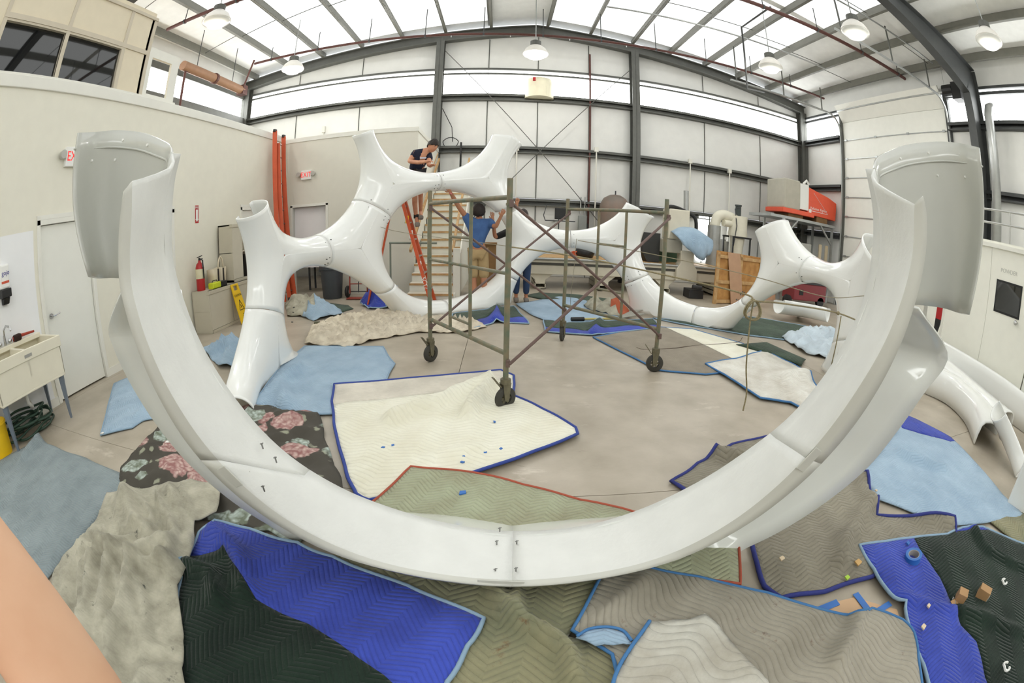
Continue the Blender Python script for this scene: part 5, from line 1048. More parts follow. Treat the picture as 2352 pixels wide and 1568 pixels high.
for k in range(2): xa = a.x+(b.x-a.x+.2)*k/2; MB().bb(xa+.02, xa+(b.x-a.x+.2)/2-.02, 12.94, 12.96, a.z-.3, b.z).build('pane', daylight, wn)
MB().bb(a.x-.05, b.x+.25, 12.92, 12.97, b.z, b.z+.05).bb((a.x+b.x+.2)/2-.02, (a.x+b.x+.2)/2+.02, 12.92, 12.97, a.z-.3, b.z).build('frame', steel_dk, wn)
# dust collector
dY = 11.6; c = onY(1694, 520, dY); t = thing('dust_collector', (c.x, dY, 0), 'cream cyclone dust collector with a dark motor by the back wall', 'dust collector'); cr = mat('collector_cream', (230, 226, 208), .5)
za_, zb_ = onY(1690, 533, dY).z, onY(1690, 496, dY).z
MB().cyl((c.x, dY, za_), (c.x, dY, zb_), .3, n=24).cyl((c.x, dY, .55), (c.x, dY, za_-.12), .12, .25, n=24).build('drum', cr, t, smooth=True, auto=40); MB().cyl((c.x, dY, za_-.12), (c.x, dY, za_), .32, n=24).build('collar', cr, t, smooth=True, auto=40)
MB().cyl((c.x, dY, zb_), (c.x, dY, zb_+.32), .09, n=16).cyl((c.x, dY, zb_+.3), (c.x, dY, zb_+.34), .11, n=16).build('motor', mat('motor_dark', (58, 66, 66), .5), t, smooth=True, auto=40); MB().tube([(c.x+.0, dY-.1, zb_+.25), (c.x-.18, dY-.12, zb_+.2), (c.x-.2, dY-.3, zb_-.3), (c.x-.28, dY-.3, za_-.4)], .015, n=6).build('cable', dkgrey, t)
MB().tube([Vector(tuple(v)) for v in catmull([(c.x-.1, dY, zb_-.1), (c.x-.5, dY, zb_-.02), (c.x-.72, dY, zb_-.12), (c.x-.8, dY, zb_-.4)], 5)], .15, n=14).build('elbow', cr, t, smooth=True); MB().cyl((c.x-.28, dY-.05, za_+.22), (c.x-.55, dY-.1, za_+.22), .1, n=16).build('inlet', cr, t, smooth=True, auto=40)
MB().cyl((c.x-.8, dY, .4), (c.x-.8, dY, zb_-.36), .2, n=20).build('duct', steel_lt, t, smooth=True, auto=40)
m = MB()
for x, y in ((-.3, -.3), (.3, -.3), (-.3, .3), (.3, .3)): m.bar((c.x+x, dY+y, 0), (c.x+x, dY+y, za_-.12), .04, .04)
m.bb(c.x-.33, c.x+.33, dY-.33, dY-.29, za_-.17, za_-.12).bb(c.x-.33, c.x+.33, dY+.29, dY+.33, za_-.17, za_-.12); m.build('stand', black, t)
can_ = onY(1660, 553, 12.3); tag(MB().cyl((can_.x, 12.3, 0), can_, .2, n=16).cyl(can_, can_+V(0, 0, .05), .1, n=16).build('metal_drum', alu, None, smooth=True, auto=40), 'silver drum standing behind the plywood crate', 'drum')
# plywood crate and boards
ply = mat('plywood', (204, 156, 92), .65, var=.3, scale=5, c2=(168, 118, 62)); ply2 = mat('hardboard', (192, 154, 124), .7, var=.1)
pA, pB = fl(1632, 698), fl(1730, 694); pA = V(4.95, 9.35, 0); pB = V(6.55, 9.75, 0); hC = onY(1625, 572, 9.45).z
t = thing('plywood_crate', (pA+pB)/2, 'plywood crate panel with battens standing right of the router', 'crate'); u = (pB-pA).normalized(); nn = V(-u.y, u.x, 0)
MB().prism([pA, pB, pB+V(0, 0, hC*.94), pA+V(0, 0, hC)], nn*.02).build('panel', ply, t); L_ = (pB-pA).length
for f in (.02, .5, .97): MB().bar(pA+u*(L_*f)-nn*.03, pA+u*(L_*f)-nn*.03+V(0, 0, hC*.97), .09, .03, up=nn).build('batten', wood, t)
for z in (.06, hC*.42, hC*.9): MB().bar(pA-nn*.03+V(0, 0, z), pB-nn*.03+V(0, 0, z*.97), .03, .08, up=(0, 0, 1)).build('batten', wood, t)
q0 = pA+u*(L_*.33)-nn*.07; tag(MB().prism([q0+V(0, 0, 0), q0+u*.42, q0+u*.2+V(0, 0, hC*.98)+nn*.04, q0-u*.22+V(0, 0, hC*.98)+nn*.04], -nn*.015).build('hardboard_plank', ply2, None), 'pale brown plank leaning on the plywood crate', 'plank')
pA, pB = fl(1735, 688), fl(1830, 683); tag(MB().prism([pA, pA+V(.9, .25, 0), pA+V(.9, .4, .62), pA+V(.25, .2, .5)], (0, .02, 0)).build('plywood_sheet', mat('plywood_pink', (214, 168, 132), .65, var=.2), None), 'plywood sheet leaning behind the right arch of the ring', 'plywood sheet')
tag(MB().bb(4.55, 4.95, 9.9, 10.3, 0, .22).cyl((4.6, 9.85, .3), (4.85, 9.85, .28), .06).build('power_tool', mat('tool_dark', (46, 46, 48), .5), None, bevel=.02), 'dark power tool case on the floor beside the crate', 'tool case')
# rack with an orange machine
t = thing('steel_rack', (9.2, 11.3, 0), 'grey steel rack by the overhead door carrying an orange machine', 'rack'); zt_ = 2.38
for x, y in ((8.05, 10.9), (10.2, 10.95), (8.05, 12.0), (10.2, 12.0)): MB().bb(x-.035, x+.035, y-.035, y+.035, 0, zt_).build('upright', steel_lt, t)
MB().bb(7.5, 10.25, 10.85, 12.1, zt_, zt_+.08).build('shelf', steel_lt, t); MB().bar((8.05, 10.9, zt_-.55), (8.6, 10.9, zt_), .05, .05).build('brace', steel_lt, t); MB().bar((10.2, 10.95, zt_-.55), (9.65, 10.95, zt_), .05, .05).build('brace', steel_lt, t); MB().bb(8.0, 10.25, 10.9, 12.0, .85, .9).build('shelf', steel_lt, t)
om = mat('machine_orange', (232, 92, 62), .45, var=.06); t = thing('orange_machine', (9.1, 11.3, 2.46), 'orange and white machine with a grey padded end on top of the steel rack', 'machine')
zc, zd_ = 2.65, 3.55; MB().prism([(9.05, 10.95, zc), (10.35, 10.95, zc-.02), (10.38, 10.95, 3.2), (10.0, 10.95, 3.32), (9.05, 10.95, zd_-.05)], (0, .9, 0)).build('hood', om, t, bevel=.02)
MB().bb(8.05, 8.7, 10.9, 11.9, zc+.05, zd_+.05).build('grey_cover', mat('cover_grey', (186, 182, 168), .9, bump=.2), t, bevel=.04); MB().bb(8.7, 9.08, 10.93, 11.88, zc+.1, zd_).build('white_section', white_pl, t, bevel=.02); MB().bb(8.0, 9.3, 10.88, 11.9, zc-.08, zc+.06).build('base', om, t, bevel=.02); MB().bb(8.3, 8.9, 11, 11.8, 2.46, 2.58).build('block', brown, t); MB().bb(9.5, 10, 11, 11.8, 2.46, 2.64).build('block', brown, t)
MB().tube([(8.85, 10.95, zd_), (8.95, 10.9, zd_+.12), (9.05, 10.92, zd_+.02)], .04, n=8).build('fitting', white_pl, t); text_part('lettering', 'Pollution', .11, (9.36, 10.945, 2.86), faceR((0, -1, 0)), white_pl, t); text_part('lettering', 'Fighter', .11, (9.76, 10.945, 2.86), faceR((0, -1, 0)), white_pl, t); MB().bar((9.3, 10.943, 3.35), (9.95, 10.943, 2.78), .003, .02, up=(0, 1, 0)).build('stripe', white_pl, t); MB().bb(9.2, 9.95, 10.942, 10.946, 2.77, 2.785).build('stripe', white_pl, t); MB().bb(9.1, 9.2, 10.93, 10.946, 2.6, 2.82).build('paper_label', white_pl, t)
tag(MB().bb(8.9, 9.3, 10.95, 11.3, .9, 1.75).cyl((9.0, 10.92, 1.4), (9.0, 10.96, 1.4), .13).cyl((9.2, 10.92, 1.2), (9.2, 10.96, 1.2), .1).build('band_saw', alu, None, bevel=.02), 'silver machine with round dials on the lower rack shelf', 'machine')
for k, x in enumerate((9.75, 10.05)): tag(MB().bb(x-.06, x+.06, 11.0, 11.04, .9, 1.8).build('board', mat('board_tan', (206, 190, 160), .6), None), ('tan board standing on the rack shelf, left of the two', 'tan board standing on the rack shelf, right of the two')[k], 'board')
t = thing('red_cabinet', (8.4, 10.2, 0), 'dark red tool cabinet below the rack behind the right arch', 'cabinet'); MB().bb(7.9, 9.2, 9.9, 10.5, .15, .62).build('body', mat('maroon', (140, 56, 62), .5), t, bevel=.02); MB().bb(7.8, 9.25, 9.88, 10.52, .62, .68).build('top', dkgrey, t); MB().bb(8.1, 8.25, 9.89, 9.9, .3, .45).build('vent', black, t)
for x in (7.7, 9.0): MB().cyl((x, 9.9, .14), (x, 10.0, .14), .14, n=18).build('wheel', black, t)
# ================================================================= RIGHT SIDE AND CEILING
# tall galvanised pipe and railing on the white room
c = V(9.75, 4.25, 0); MBp = MB().tube([c+V(0, 0, 2.34), c+V(0, 0, 5.35), c+V(.1, 0, 5.55), c+V(.3, 0, 5.65), c+V(.74, 0, 5.65)], .13, n=14)
tag(MBp.build('vent_pipe', steel_lt, None, smooth=True), 'thick galvanised vent pipe rising from the white room roof', 'pipe')
t = thing('guard_rail', (7.1, 2.5, 2.34), 'thin metal guard rail on top of the white room', 'rail')
for z in (2.62, 2.82): MB().cyl((7.1, 1.2, z), (7.1, 4.4, z), .018, n=8).build('rail', alu, t)
for y in (1.2, 2.8, 4.4): MB().cyl((7.1, y, 2.34), (7.1, y, 2.82), .018, n=8).build('post', alu, t)
MB().tube([(7.1, 1.2, 2.62), (7.1, 1.12, 2.5), (7.1, 1.1, 2.34)], .018, n=8).build('rail_end', alu, t)
q = onX(2157, 730, 6.4); t = thing('red_sign', q, 'red and black hanging strip glimpsed behind the front arc at right', 'banner'); MB().bb(6.4, 6.43, q.y-.05, q.y+.08, q.z-.02, q.z+.22).build('red_part', red, t); MB().prism([(6.4, q.y-.05, q.z-.02), (6.4, q.y+.08, q.z-.02), (6.4, q.y+.08, q.z-.4), (6.4, q.y+.05, q.z-.4)], (.03, 0, 0)).build('black_part', black, t); MB().bb(6.4, 6.44, q.y-.1, q.y-.05, 0, q.z+.3).build('post', off_white, t)
# spare panels lying on the floor
def flat_panel(label, tri, c, rz, tilt=(0, 0), sc=1.0, m_=gel):
    global place
    old = place; cen = np.mean([HC[HN.index(k)] for k in tri], 0)
    R = Matrix.Rotation(rz, 3, 'Z') @ Matrix.Rotation(tilt[0], 3, 'X') @ Matrix.Rotation(tilt[1], 3, 'Y'); c = Vector(c)
    def pl(s, z, g): 
        u, v = (s-cen[0]), (z-cen[1]); return c + R @ Vector((u*sc, v*sc, g*sc*1.15 - .06*u*u*sc))
    place = pl; mb = node_mesh(tri); place = old
    zmin = min(v[2] for v in mb.v); mb.v = [(v[0], v[1], v[2]-zmin+.008) for v in mb.v]
    return tag(mb.build('spare_panel', m_, None, smooth=True, solid=.012, off=0), label, 'panel', 'spare fibreglass panels on the right floor')
SP = ('A2', 'BR', 'C2')
def channel(label, pts, w, h, m_=gel):
    P = [Vector(tuple(q)) for q in catmull([(*p[:2], 0) for p in pts], 8)]; G = []
    for i, p in enumerate(P):
        t_ = (P[min(i+1, len(P)-1)]-P[max(i-1, 0)]).normalized(); n_ = V(t_.y, -t_.x, 0); f = 1-.35*(i/(len(P)-1)); row = []
        for u, v in ((-.02, 0), (0, .45), (.04, .78), (.14, .95), (.3, 1), (.7, .96), (.88, .85), (.97, .6), (1.02, .3)): row.append(p+n_*(u*w)+V(0, 0, .012+v*h*f))
        G.append(row)
    mb = MB(); mb.keepn = True; mb.grid(G); o = mb.build('spare_panel', m_, None, smooth=True, solid=.014, off=0)
    return tag(o, label, 'panel', 'spare fibreglass panels on the right floor')
channel('spare white channel panel nearest the front arc, long curved rim on the floor at right', [fl(2085, 890), fl(2125, 905), fl(2175, 930), fl(2215, 970), fl(2238, 1022)], -.45, .42)
channel('spare white channel panel in the middle of the curved stack at right', [V(6.6, 4.2, 0), V(6.25, 3.4, 0), V(5.9, 2.6, 0), V(5.75, 1.9, 0)], -.4, .45)
channel('spare white channel panel against the wall of the white room', [V(6.75, 4.0, 0), V(6.8, 3.2, 0), V(6.75, 2.3, 0), V(6.6, 1.5, 0)], -.12, .62)
flat_panel('spare white panel with an upturned round end at the right edge', ('BR', 'A3', 'C3'), (4.95, 1.5, 0), .3, (.6, .2), .55)
flat_panel('spare white panel lying at the far right below the door window', ('LF', 'A1', 'C1'), (6.2, .75, 0), 1.9, (.3, .3), .8)
flat_panel('spare white panel lying beyond the right arch by the red cabinet', ('A2', 'BR', 'C2'), (6.5, 7.7, 0), 2.0, (.12, .1), .85)
flat_panel('spare white panel lying behind the right leg of the ring', ('BL', 'A2', 'C2'), (6.6, 5.6, 0), .6, (.15, 0), .85)
c = fl(2335, 1185); t = thing('white_box', (4.2, .72, 0), 'white foam box with blue tape marks at the right edge', 'box'); MB().box((4.32, .72, .2), (.32, .5, .4), rz=.25).build('body', white_pl, t, bevel=.01)
for k in range(4): MB().box((4.155+.01*(k % 2), .66+.1*(k % 2), .14+.12*(k//2)), (.01, .05, .035), rz=.25).build('tape_mark', mat('tape_blue', (52, 112, 190), .5), t)
# high-bay lamps
lamp_w = mat('lamp_white', (236, 232, 224), .4); lens = emis('lamp_lens', (255, 252, 244), 3.0); glassy = mat('lamp_lens_off', (228, 228, 222), .15)
for k, (x, y, z, lb) in enumerate(((.7, 10.3, 5.75, 'white high bay lamp hanging at the middle of the back wall'), (-5.4, 10.1, 5.75, 'white high bay lamp hanging above the end room at left'), (-5.39, 6.41, 5.75, 'white high bay lamp hanging at the top left above the mezzanine'), (5.97, 8.42, 5.75, 'white high bay lamp hanging right of the middle, near the sprinkler pipe'), (6.03, 5.35, 5.75, 'white high bay lamp hanging in front of the overhead door track'), (7.44, 2.8, 5.75, 'white high bay lamp hanging at the top right beyond the dark rafter'))):
    t = thing('high_bay_lamp', (x, y, z), lb, 'lamp', 'high bay lamps'); p = V(x, y, z)
    MB().lathe([(.1, .3), (.14, .29), (.24, .2), (.3, .09), (.31, .06), (.29, .06), (.22, .18), (.1, .27)], p, n=24, caps=False).build('reflector', lamp_w, t, smooth=True, auto=50); MB().lathe([(.3, .06), (.29, .03), (.2, -.01), (.17, -.05), (0, -.06)], p, n=24, caps=False).build('lens', lens if k in (0, 1) else glassy, t, smooth=True)
    MB().lathe([(.1, .3), (.13, .31), (.13, .42), (.08, .45), (0, .45)], p, n=14).build('ballast', steel_dk, t); MB().cyl(p+V(0, 0, .44), V(x, y, zd(x)-.05), .012, n=6).build('hanger_rod', steel_lt, t)
    lt = bpy.data.lights.new('bulb', 'POINT'); lt.energy = 70; lt.color = (1, .97, .9); lt.shadow_soft_size = .15; lo_ = bpy.data.objects.new('bulb', lt); COL.objects.link(lo_); lo_.parent = t; lo_.location = (0, 0, -.12)
# sprinkler pipes
def spr(label, y, z, x0, x1, r):
    t = thing('sprinkler_pipe', (x0, y, z), label, 'pipe', 'sprinkler pipes'); MB().cyl((x0, y, z), (x1, y, z), r, n=10).build('main', rust, t, smooth=True, auto=40)
    k = 0; x = x0+.6
    while x < x1:
        zt_ = min(zd(x)-.05, z+.9); MB().cyl((x, y, z), (x, y, zt_), .012, n=6).build('hanger', steel_dk2, t); MB().cyl((x+.7, y, z-.08), (x+.7, y, z), .014, n=6).build('head', alu, t)
        MB().cyl((x-.02, y, z), (x+.02, y, z), r*1.3, n=10).build('coupling', steel_dk2, t); x += 1.55
spr('dark red sprinkler pipe running across the roof near the back wall', 11.2, 6.78, -7.4, 10.2, .038)
spr('dark red sprinkler pipe running across the roof above the mezzanine and door tracks', 7.28, 6.78, -7.8, 10.2, .05)
a = V(-5.6, 7.28, 6.7)
t = thing('brown_pipe', (-7.6, 9.5, 5.9), 'thick rusty brown pipe below the roof at the far left', 'pipe'); p0_, p1_ = onX(420, 150, -7.6), onX(556, 208, -7.6); MB().cyl(p0_, p1_, .13, n=12).build('main', mat('pipe_brown', (150, 112, 84), .6, var=.15), t, smooth=True, auto=40); MB().lathe([(.13, -.06), (.16, -.04), (.16, .04), (.13, .06)], p0_.lerp(p1_, .5), ax=p1_-p0_, n=12).build('coupling', rust, t); MB().cyl(p0_.lerp(p1_, .45), p0_.lerp(p1_, .45)-V(0, 1.2, .1), .035, n=8).cyl(p0_.lerp(p1_, .45)-V(0, 1.2, .1), p0_.lerp(p1_, .45)-V(0, 1.2, 1.3), .035, n=8).build('branch', rust, t); [MB().cyl(p0_.lerp(p1_, f), V(p0_.lerp(p1_, f).x, p0_.lerp(p1_, f).y, zd(-7.6)-.05), .012, n=6).build('hanger', steel_dk2, t) for f in (.2, .8)]; MB().box(p1_, (.25, .25, .3)).cyl(p1_, p1_+V(.5, -.3, .8), .03, n=8).build('valve', rust, t)
for z, y, x0, x1, lb in ((6.85, 9.2, 2.2, 8.6, 'thin grey conduit under the roof right of the middle lamp'), (6.9, 5.9, 4.0, 9.9, 'thin grey conduit beside the overhead door track'),):
    tag(MB().cyl((x0, y, z), (x1, y, z), .022, n=8).build('conduit', steel_lt, None), lb, 'conduit')
t = thing('drop_pipe', (6.2, 9.0, 5.0), 'dark drop pipe bent down from the sprinkler line near the right lamp', 'pipe'); b_ = V(5.3, 9.6, 6.9); MB().tube([onY(1770, 16, 7.28), onY(1703, 63, 8.6), onY(1716, 203, 9.4), onY(1755, 212, 10.2)], .024, n=7).build('run', steel_dk2, t)
# conduits on the back wall
for x, z1, z0, lb in ((onY(1187, 340, 12.9).x, 3.7, 2.3, 'thin white conduit with a box on the back wall behind the ring'), (onY(1368, 346, 12.9).x, 3.8, .8, 'white conduit drop on the back wall left of the steel column'), (onY(1582, 370, 12.9).x, 3.8, .8, 'white conduit drop on the back wall above the router'), (onY(1672, 395, 12.9).x, 3.7, 1.2, 'white conduit drop on the back wall above the dust collector')):
    t = thing('wall_conduit', (x, 12.8, z0), lb, 'conduit'); MB().cyl((x, 12.78, z0), (x, 12.78, z1), .022, n=8).build('tube', off_white, t); MB().bb(x-.06, x+.06, 12.74, 12.84, z1-.02, z1+.12).build('junction_box', off_white, t)
p = onY(1354, 345, 12.9); tag(MB().cyl((p.x, 12.85, 0.9), (p.x, 12.85, 7.0), .03, n=8).build('red_riser', rust, None), 'thin rust red riser pipe on the back wall', 'pipe')
t = thing('wall_heater', onY(1238, 205, 12.9), 'cream ventilation cover in the middle of the clerestory', 'vent'); a = onY(1238, 225, 12.9); MB().lathe([(.42, 0), (.42, .45), (.36, .62), (.2, .68), (0, .68)], (a.x, 12.86, a.z-.05), n=24).build('hood', mat('cream_vent', (232, 226, 200), .5), t, smooth=True, auto=50); MB().bb(a.x-.22, a.x-.14, 12.4, 12.43, a.z+.4, a.z+.52).build('red_tag', red, t)
a = onY(1055, 330, 12.9); tag(MB().tube([V(a.x-.25+.22*math.cos(t_)*(1+.05*math.sin(5*t_)), 12.86, 3.92+.16*math.sin(t_)) for t_ in np.linspace(0, 12, 60)], .012, n=5).tube([(-1.8, 12.86, 5.0), (-1.5, 12.86, 4.4), (a.x-.2, 12.86, 3.95)], .012, n=5).build('cable_coil', black, None), 'coil of black cable on the girt right of the left column', 'cable')
tag(MB().tube([(-1.2, 12.7, 2.4), (-1.2, 12.7, 3.9)], .03, n=8).build('dark_pole', black, None), 'short dark pole standing against the back wall behind the ring', 'pole')
a = onY(745, 298, 13); tag(MB().bb(a.x-.05, a.x+.05, 12.9, 13, a.z-.1, a.z+.1).cyl((a.x, 12.95, a.z-.1), (a.x, 12.95, a.z-.4), .015).build('thermostat', off_white, None), 'small white box high on the back wall above the block room', 'electrical box')
# ================================================================= SMALL THINGS ON THE FLOOR
tape_b = mat('tape_blue', (52, 112, 190), .5); card = mat('cardboard', (178, 140, 98), .8, var=.1); kraft = mat('kraft', (208, 172, 136), .8, var=.06)
c = fl(2085, 1300)+V(0, 0, .07); t = thing('tape_roll', c, 'roll of blue masking tape standing on the blue quilt', 'tape roll')
MB().lathe([(.042, -.025), (.062, -.025), (.062, .025), (.042, .025), (.042, -.025)], c+V(0, 0, .0), n=32, ax=(-.2, .1, 1), caps=False).build('tape', tape_b, t, smooth=True, auto=40); MB().lathe([(.038, -.024), (.042, -.024), (.042, .024), (.038, .024), (.038, -.024)], c, n=32, ax=(-.2, .1, 1), caps=False).build('core', mat('core_grey', (170, 166, 160), .7), t, smooth=True, auto=40)
c = fl(2190, 1395)+V(0, 0, .06); t = thing('cardboard_box', c, 'small open brown cardboard box spilling screws on the dark green quilt', 'box'); MB().box(c+V(0, 0, .03), (.075, .075, .06), rz=.5).build('body', card, t, bevel=.002); MB().prism([c+V(-.04, -.05, .0), c+V(-.1, -.03, .0), c+V(-.09, .03, .01), c+V(-.04, .02, .01)], (0, 0, .003)).build('flap', card, t)
for k in range(6): MB().cyl(c+V(-.07+.012*k % .05, -.01+.008*k, .006), c+V(-.05+.01*k % .04, .01+.006*k, .01), .004, n=6).build('screw', alu, t)
c = fl(2240, 1390)+V(0, 0, .06); t = thing('cardboard_box', c, 'small closed brown cardboard box with white label on the dark green quilt', 'box'); MB().box(c+V(0, 0, .035), (.07, .1, .07), rz=.35).build('body', card, t, bevel=.002); MB().box(c+V(.012, -.05, .035), (.05, .004, .045), rz=.35).build('label', white_pl, t)
m = MB().prism([fl(*p, .004) for p in ((1860, 1402), (1905, 1385), (1962, 1372), (2060, 1400), (2070, 1440), (1990, 1445), (1925, 1428))], (0, 0, .003)); tag(m.build('kraft_paper', kraft, None), 'brown kraft paper taped to the floor between the grey quilts', 'paper')
def strip(a, b, w, z, lb):
    a, b = fl(*a, z), fl(*b, z); tag(MB().bar(a, b, w, .002).build('tape_strip', tape_b, None), lb, 'tape', 'blue tape strips on the kraft paper')
strip((1860, 1408), (1925, 1382), .045, .011, 'blue tape strip along the left edge of the kraft paper'); strip((1965, 1362), (2022, 1438), .045, .012, 'long blue tape strip crossing the middle of the kraft paper'); strip((2000, 1412), (2045, 1385), .04, .014, 'short blue tape strip on the right of the kraft paper')
def bit(px_, sz, m_, lb, cat='scrap', z=.04, rz=.4, name='scrap', grp=None):
    c = fl(*px_, z); tag(MB().prism([c+Matrix.Rotation(rz, 3, 'Z') @ V(*q, 0) for q in ((-sz, -sz*.6), (sz*.7, -sz*.7), (sz, sz*.4), (-sz*.4, sz*.7))], (0, 0, .008)).build(name, m_, None), lb, cat, grp)
chip = mat('chip', (226, 206, 176), .8); lime2 = mat('lime_tape', (176, 214, 70), .6)
bit((1795, 1283), .02, chip, 'cream wood chip on the grey blue bound quilt'); bit((1945, 1327), .02, lime2, 'lime green tape scrap near the corner of the grey quilt', 'tape'); bit((2120, 1440), .022, chip, 'cream scrap on the lower blue quilt at bottom right', z=.07); bit((2132, 1392), .018, chip, 'small tan scrap left of the open cardboard box', z=.07); bit((1970, 1292), .03, mat('wood_bit', (206, 166, 106), .7), 'flat wooden offcut beside the corner of the blue quilt', 'wood', z=.05); bit((2012, 1127), .015, chip, 'tan chip on the light blue quilt at right', z=.05); bit((2085, 1248), .02, tape_b, 'blue tape tab on the edge of the bottom right quilt', 'tape', z=.06)
bit((1062, 1132), .025, tape_b, 'blue tape scrap on the sage green quilt', 'tape', z=.06)
for k, p in enumerate(((880, 1028), (902, 1023), (1078, 1018), (1064, 1048), (1062, 1062), (1115, 1040), (1151, 1031), (1136, 969))): bit(p, .014, tape_b, 'tiny blue tape scrap on the white quilt, ' + ('leftmost of all', 'second from the left', 'fifth from the left', 'fourth from the left', 'third from the left and nearest the front', 'sixth from the left', 'rightmost of all', 'seventh from the left and nearest the caster')[k], 'tape', z=.045, rz=k*.7, grp='tape scraps on the white quilt')
def ring_tag(px_, r, lb):
    c = fl(*px_, .09); tag(MB().tube([c+V(r*math.cos(a), r*1.3*math.sin(a), .004*math.sin(3*a)) for a in np.linspace(.3, 5.6, 14)], .008, n=5).build('white_strap', white_pl, None), lb, 'strap')
ring_tag((2307, 1335), .02, 'white curled tag on the dark green quilt, upper of the two'); ring_tag((2312, 1530), .025, 'white curled tag on the dark green quilt, lower of the two')
bit((385, 1010+5), .02, white_pl, 'white paper label on the corner of the grey blue blanket', 'label', z=.06); bit((235, 995), .02, white_pl, 'white paper label on the small light blue blanket by the sink', 'label', z=.03)
# pruning shears on the light blue blanket
a, b = fl(1312, 733, .06), fl(1420, 731, .06); e1, e2 = fl(1478, 712, .1), fl(1483, 722, .1); t = thing('pruning_shears', (a+b)/2, 'long handled pruning shears with black grip and grey blades', 'shears'); d = (b-a).normalized()
MB().cyl(a, a+d*.22, .035, n=10).build('grip', black, t, smooth=True, auto=40); MB().cyl(a+d*.22, b, .018, n=8).build('handle', mat('handle_tan', (196, 180, 110), .6), t)
for e in (e1, e2): MB().prism([b+V(0, -.03, 0), b+V(0, .05, 0), b.lerp(e, .6)+V(0, .1, .03), e], (0, 0, .012)).build('blade', mat('blade_grey', (150, 148, 138), .5), t)
tag(MB().box(fl(733, 744, .04), (.16, .07, .08), rz=.2).cyl(fl(745, 742, .06), fl(757, 740, .06), .025).build('cordless_drill', mat('drill_olive', (84, 84, 60), .5), None, bevel=.01), 'olive cordless drill lying on the cream drop cloth', 'drill')
# ================================================================= PEOPLE
def skinbody(name, J, E, Rr, m_, parent, root=None, sub=2):
    """continuous tapered surface: skin modifier over a joint skeleton (world coordinates)"""
    org = Vector(parent['_org']); keys = list(J); me = bpy.data.meshes.new(name)
    me.from_pydata([tuple(Vector(J[k])-org) for k in keys], [(keys.index(a), keys.index(b)) for a, b in E], [])
    o = bpy.data.objects.new(name, me); COL.objects.link(o); o.parent = parent; o['_org'] = tuple(org)
    q = o.modifiers.new('skin', 'SKIN'); q.use_smooth_shade = True; q.use_x_symmetry = False
    for i, k in enumerate(keys):
        r = Rr.get(k, .04); sv = me.skin_vertices[0].data[i]; sv.radius = r if isinstance(r, tuple) else (r, r); sv.use_root = (k == (root or keys[0]))
    s = o.modifiers.new('sub', 'SUBSURF'); s.levels = sub; s.render_levels = sub; me.materials.append(m_); return o
def hand(J, E, Rr, pre, wrist, palm_dir, up, sc=1.0, point=False):
    """palm, four unequal curled fingers and a thumb leaving the side of the palm"""
    d = Vector(palm_dir).normalized(); u = Vector(up); u = (u-d*u.dot(d)).normalized(); s = d.cross(u); w = Vector(wrist)
    J[pre+'palm'] = w+d*.05*sc; E.append((pre+'wr', pre+'palm')); Rr[pre+'palm'] = (.036*sc, .02*sc)
    for k, (o_, L) in enumerate(((-.03, .075), (-.01, .085), (.01, .08), (.028, .062))):
        b = w+d*.085*sc+s*o_*sc; c1 = 0 if (point and k == 0) else .5
        m1 = b+d*L*.5*sc-u*L*.2*c1*sc; m2 = m1+d*L*(.5 if c1 == 0 else .25)*sc-u*L*.45*c1*sc
        for nm, pt in (('a', b), ('b', m1), ('c', m2)): J[f'{pre}f{k}{nm}'] = pt; Rr[f'{pre}f{k}{nm}'] = .0095*sc if nm != 'c' else .008*sc
        E += [(pre+'palm', f'{pre}f{k}a'), (f'{pre}f{k}a', f'{pre}f{k}b'), (f'{pre}f{k}b', f'{pre}f{k}c')]
    t1 = w+d*.035*sc-s*.045*sc; t2 = t1+d*.04*sc-s*.015*sc-u*.01; J[pre+'t1'] = t1; J[pre+'t2'] = t2; Rr[pre+'t1'] = .012*sc; Rr[pre+'t2'] = .0095*sc; E += [(pre+'palm', pre+'t1'), (pre+'t1', pre+'t2')]
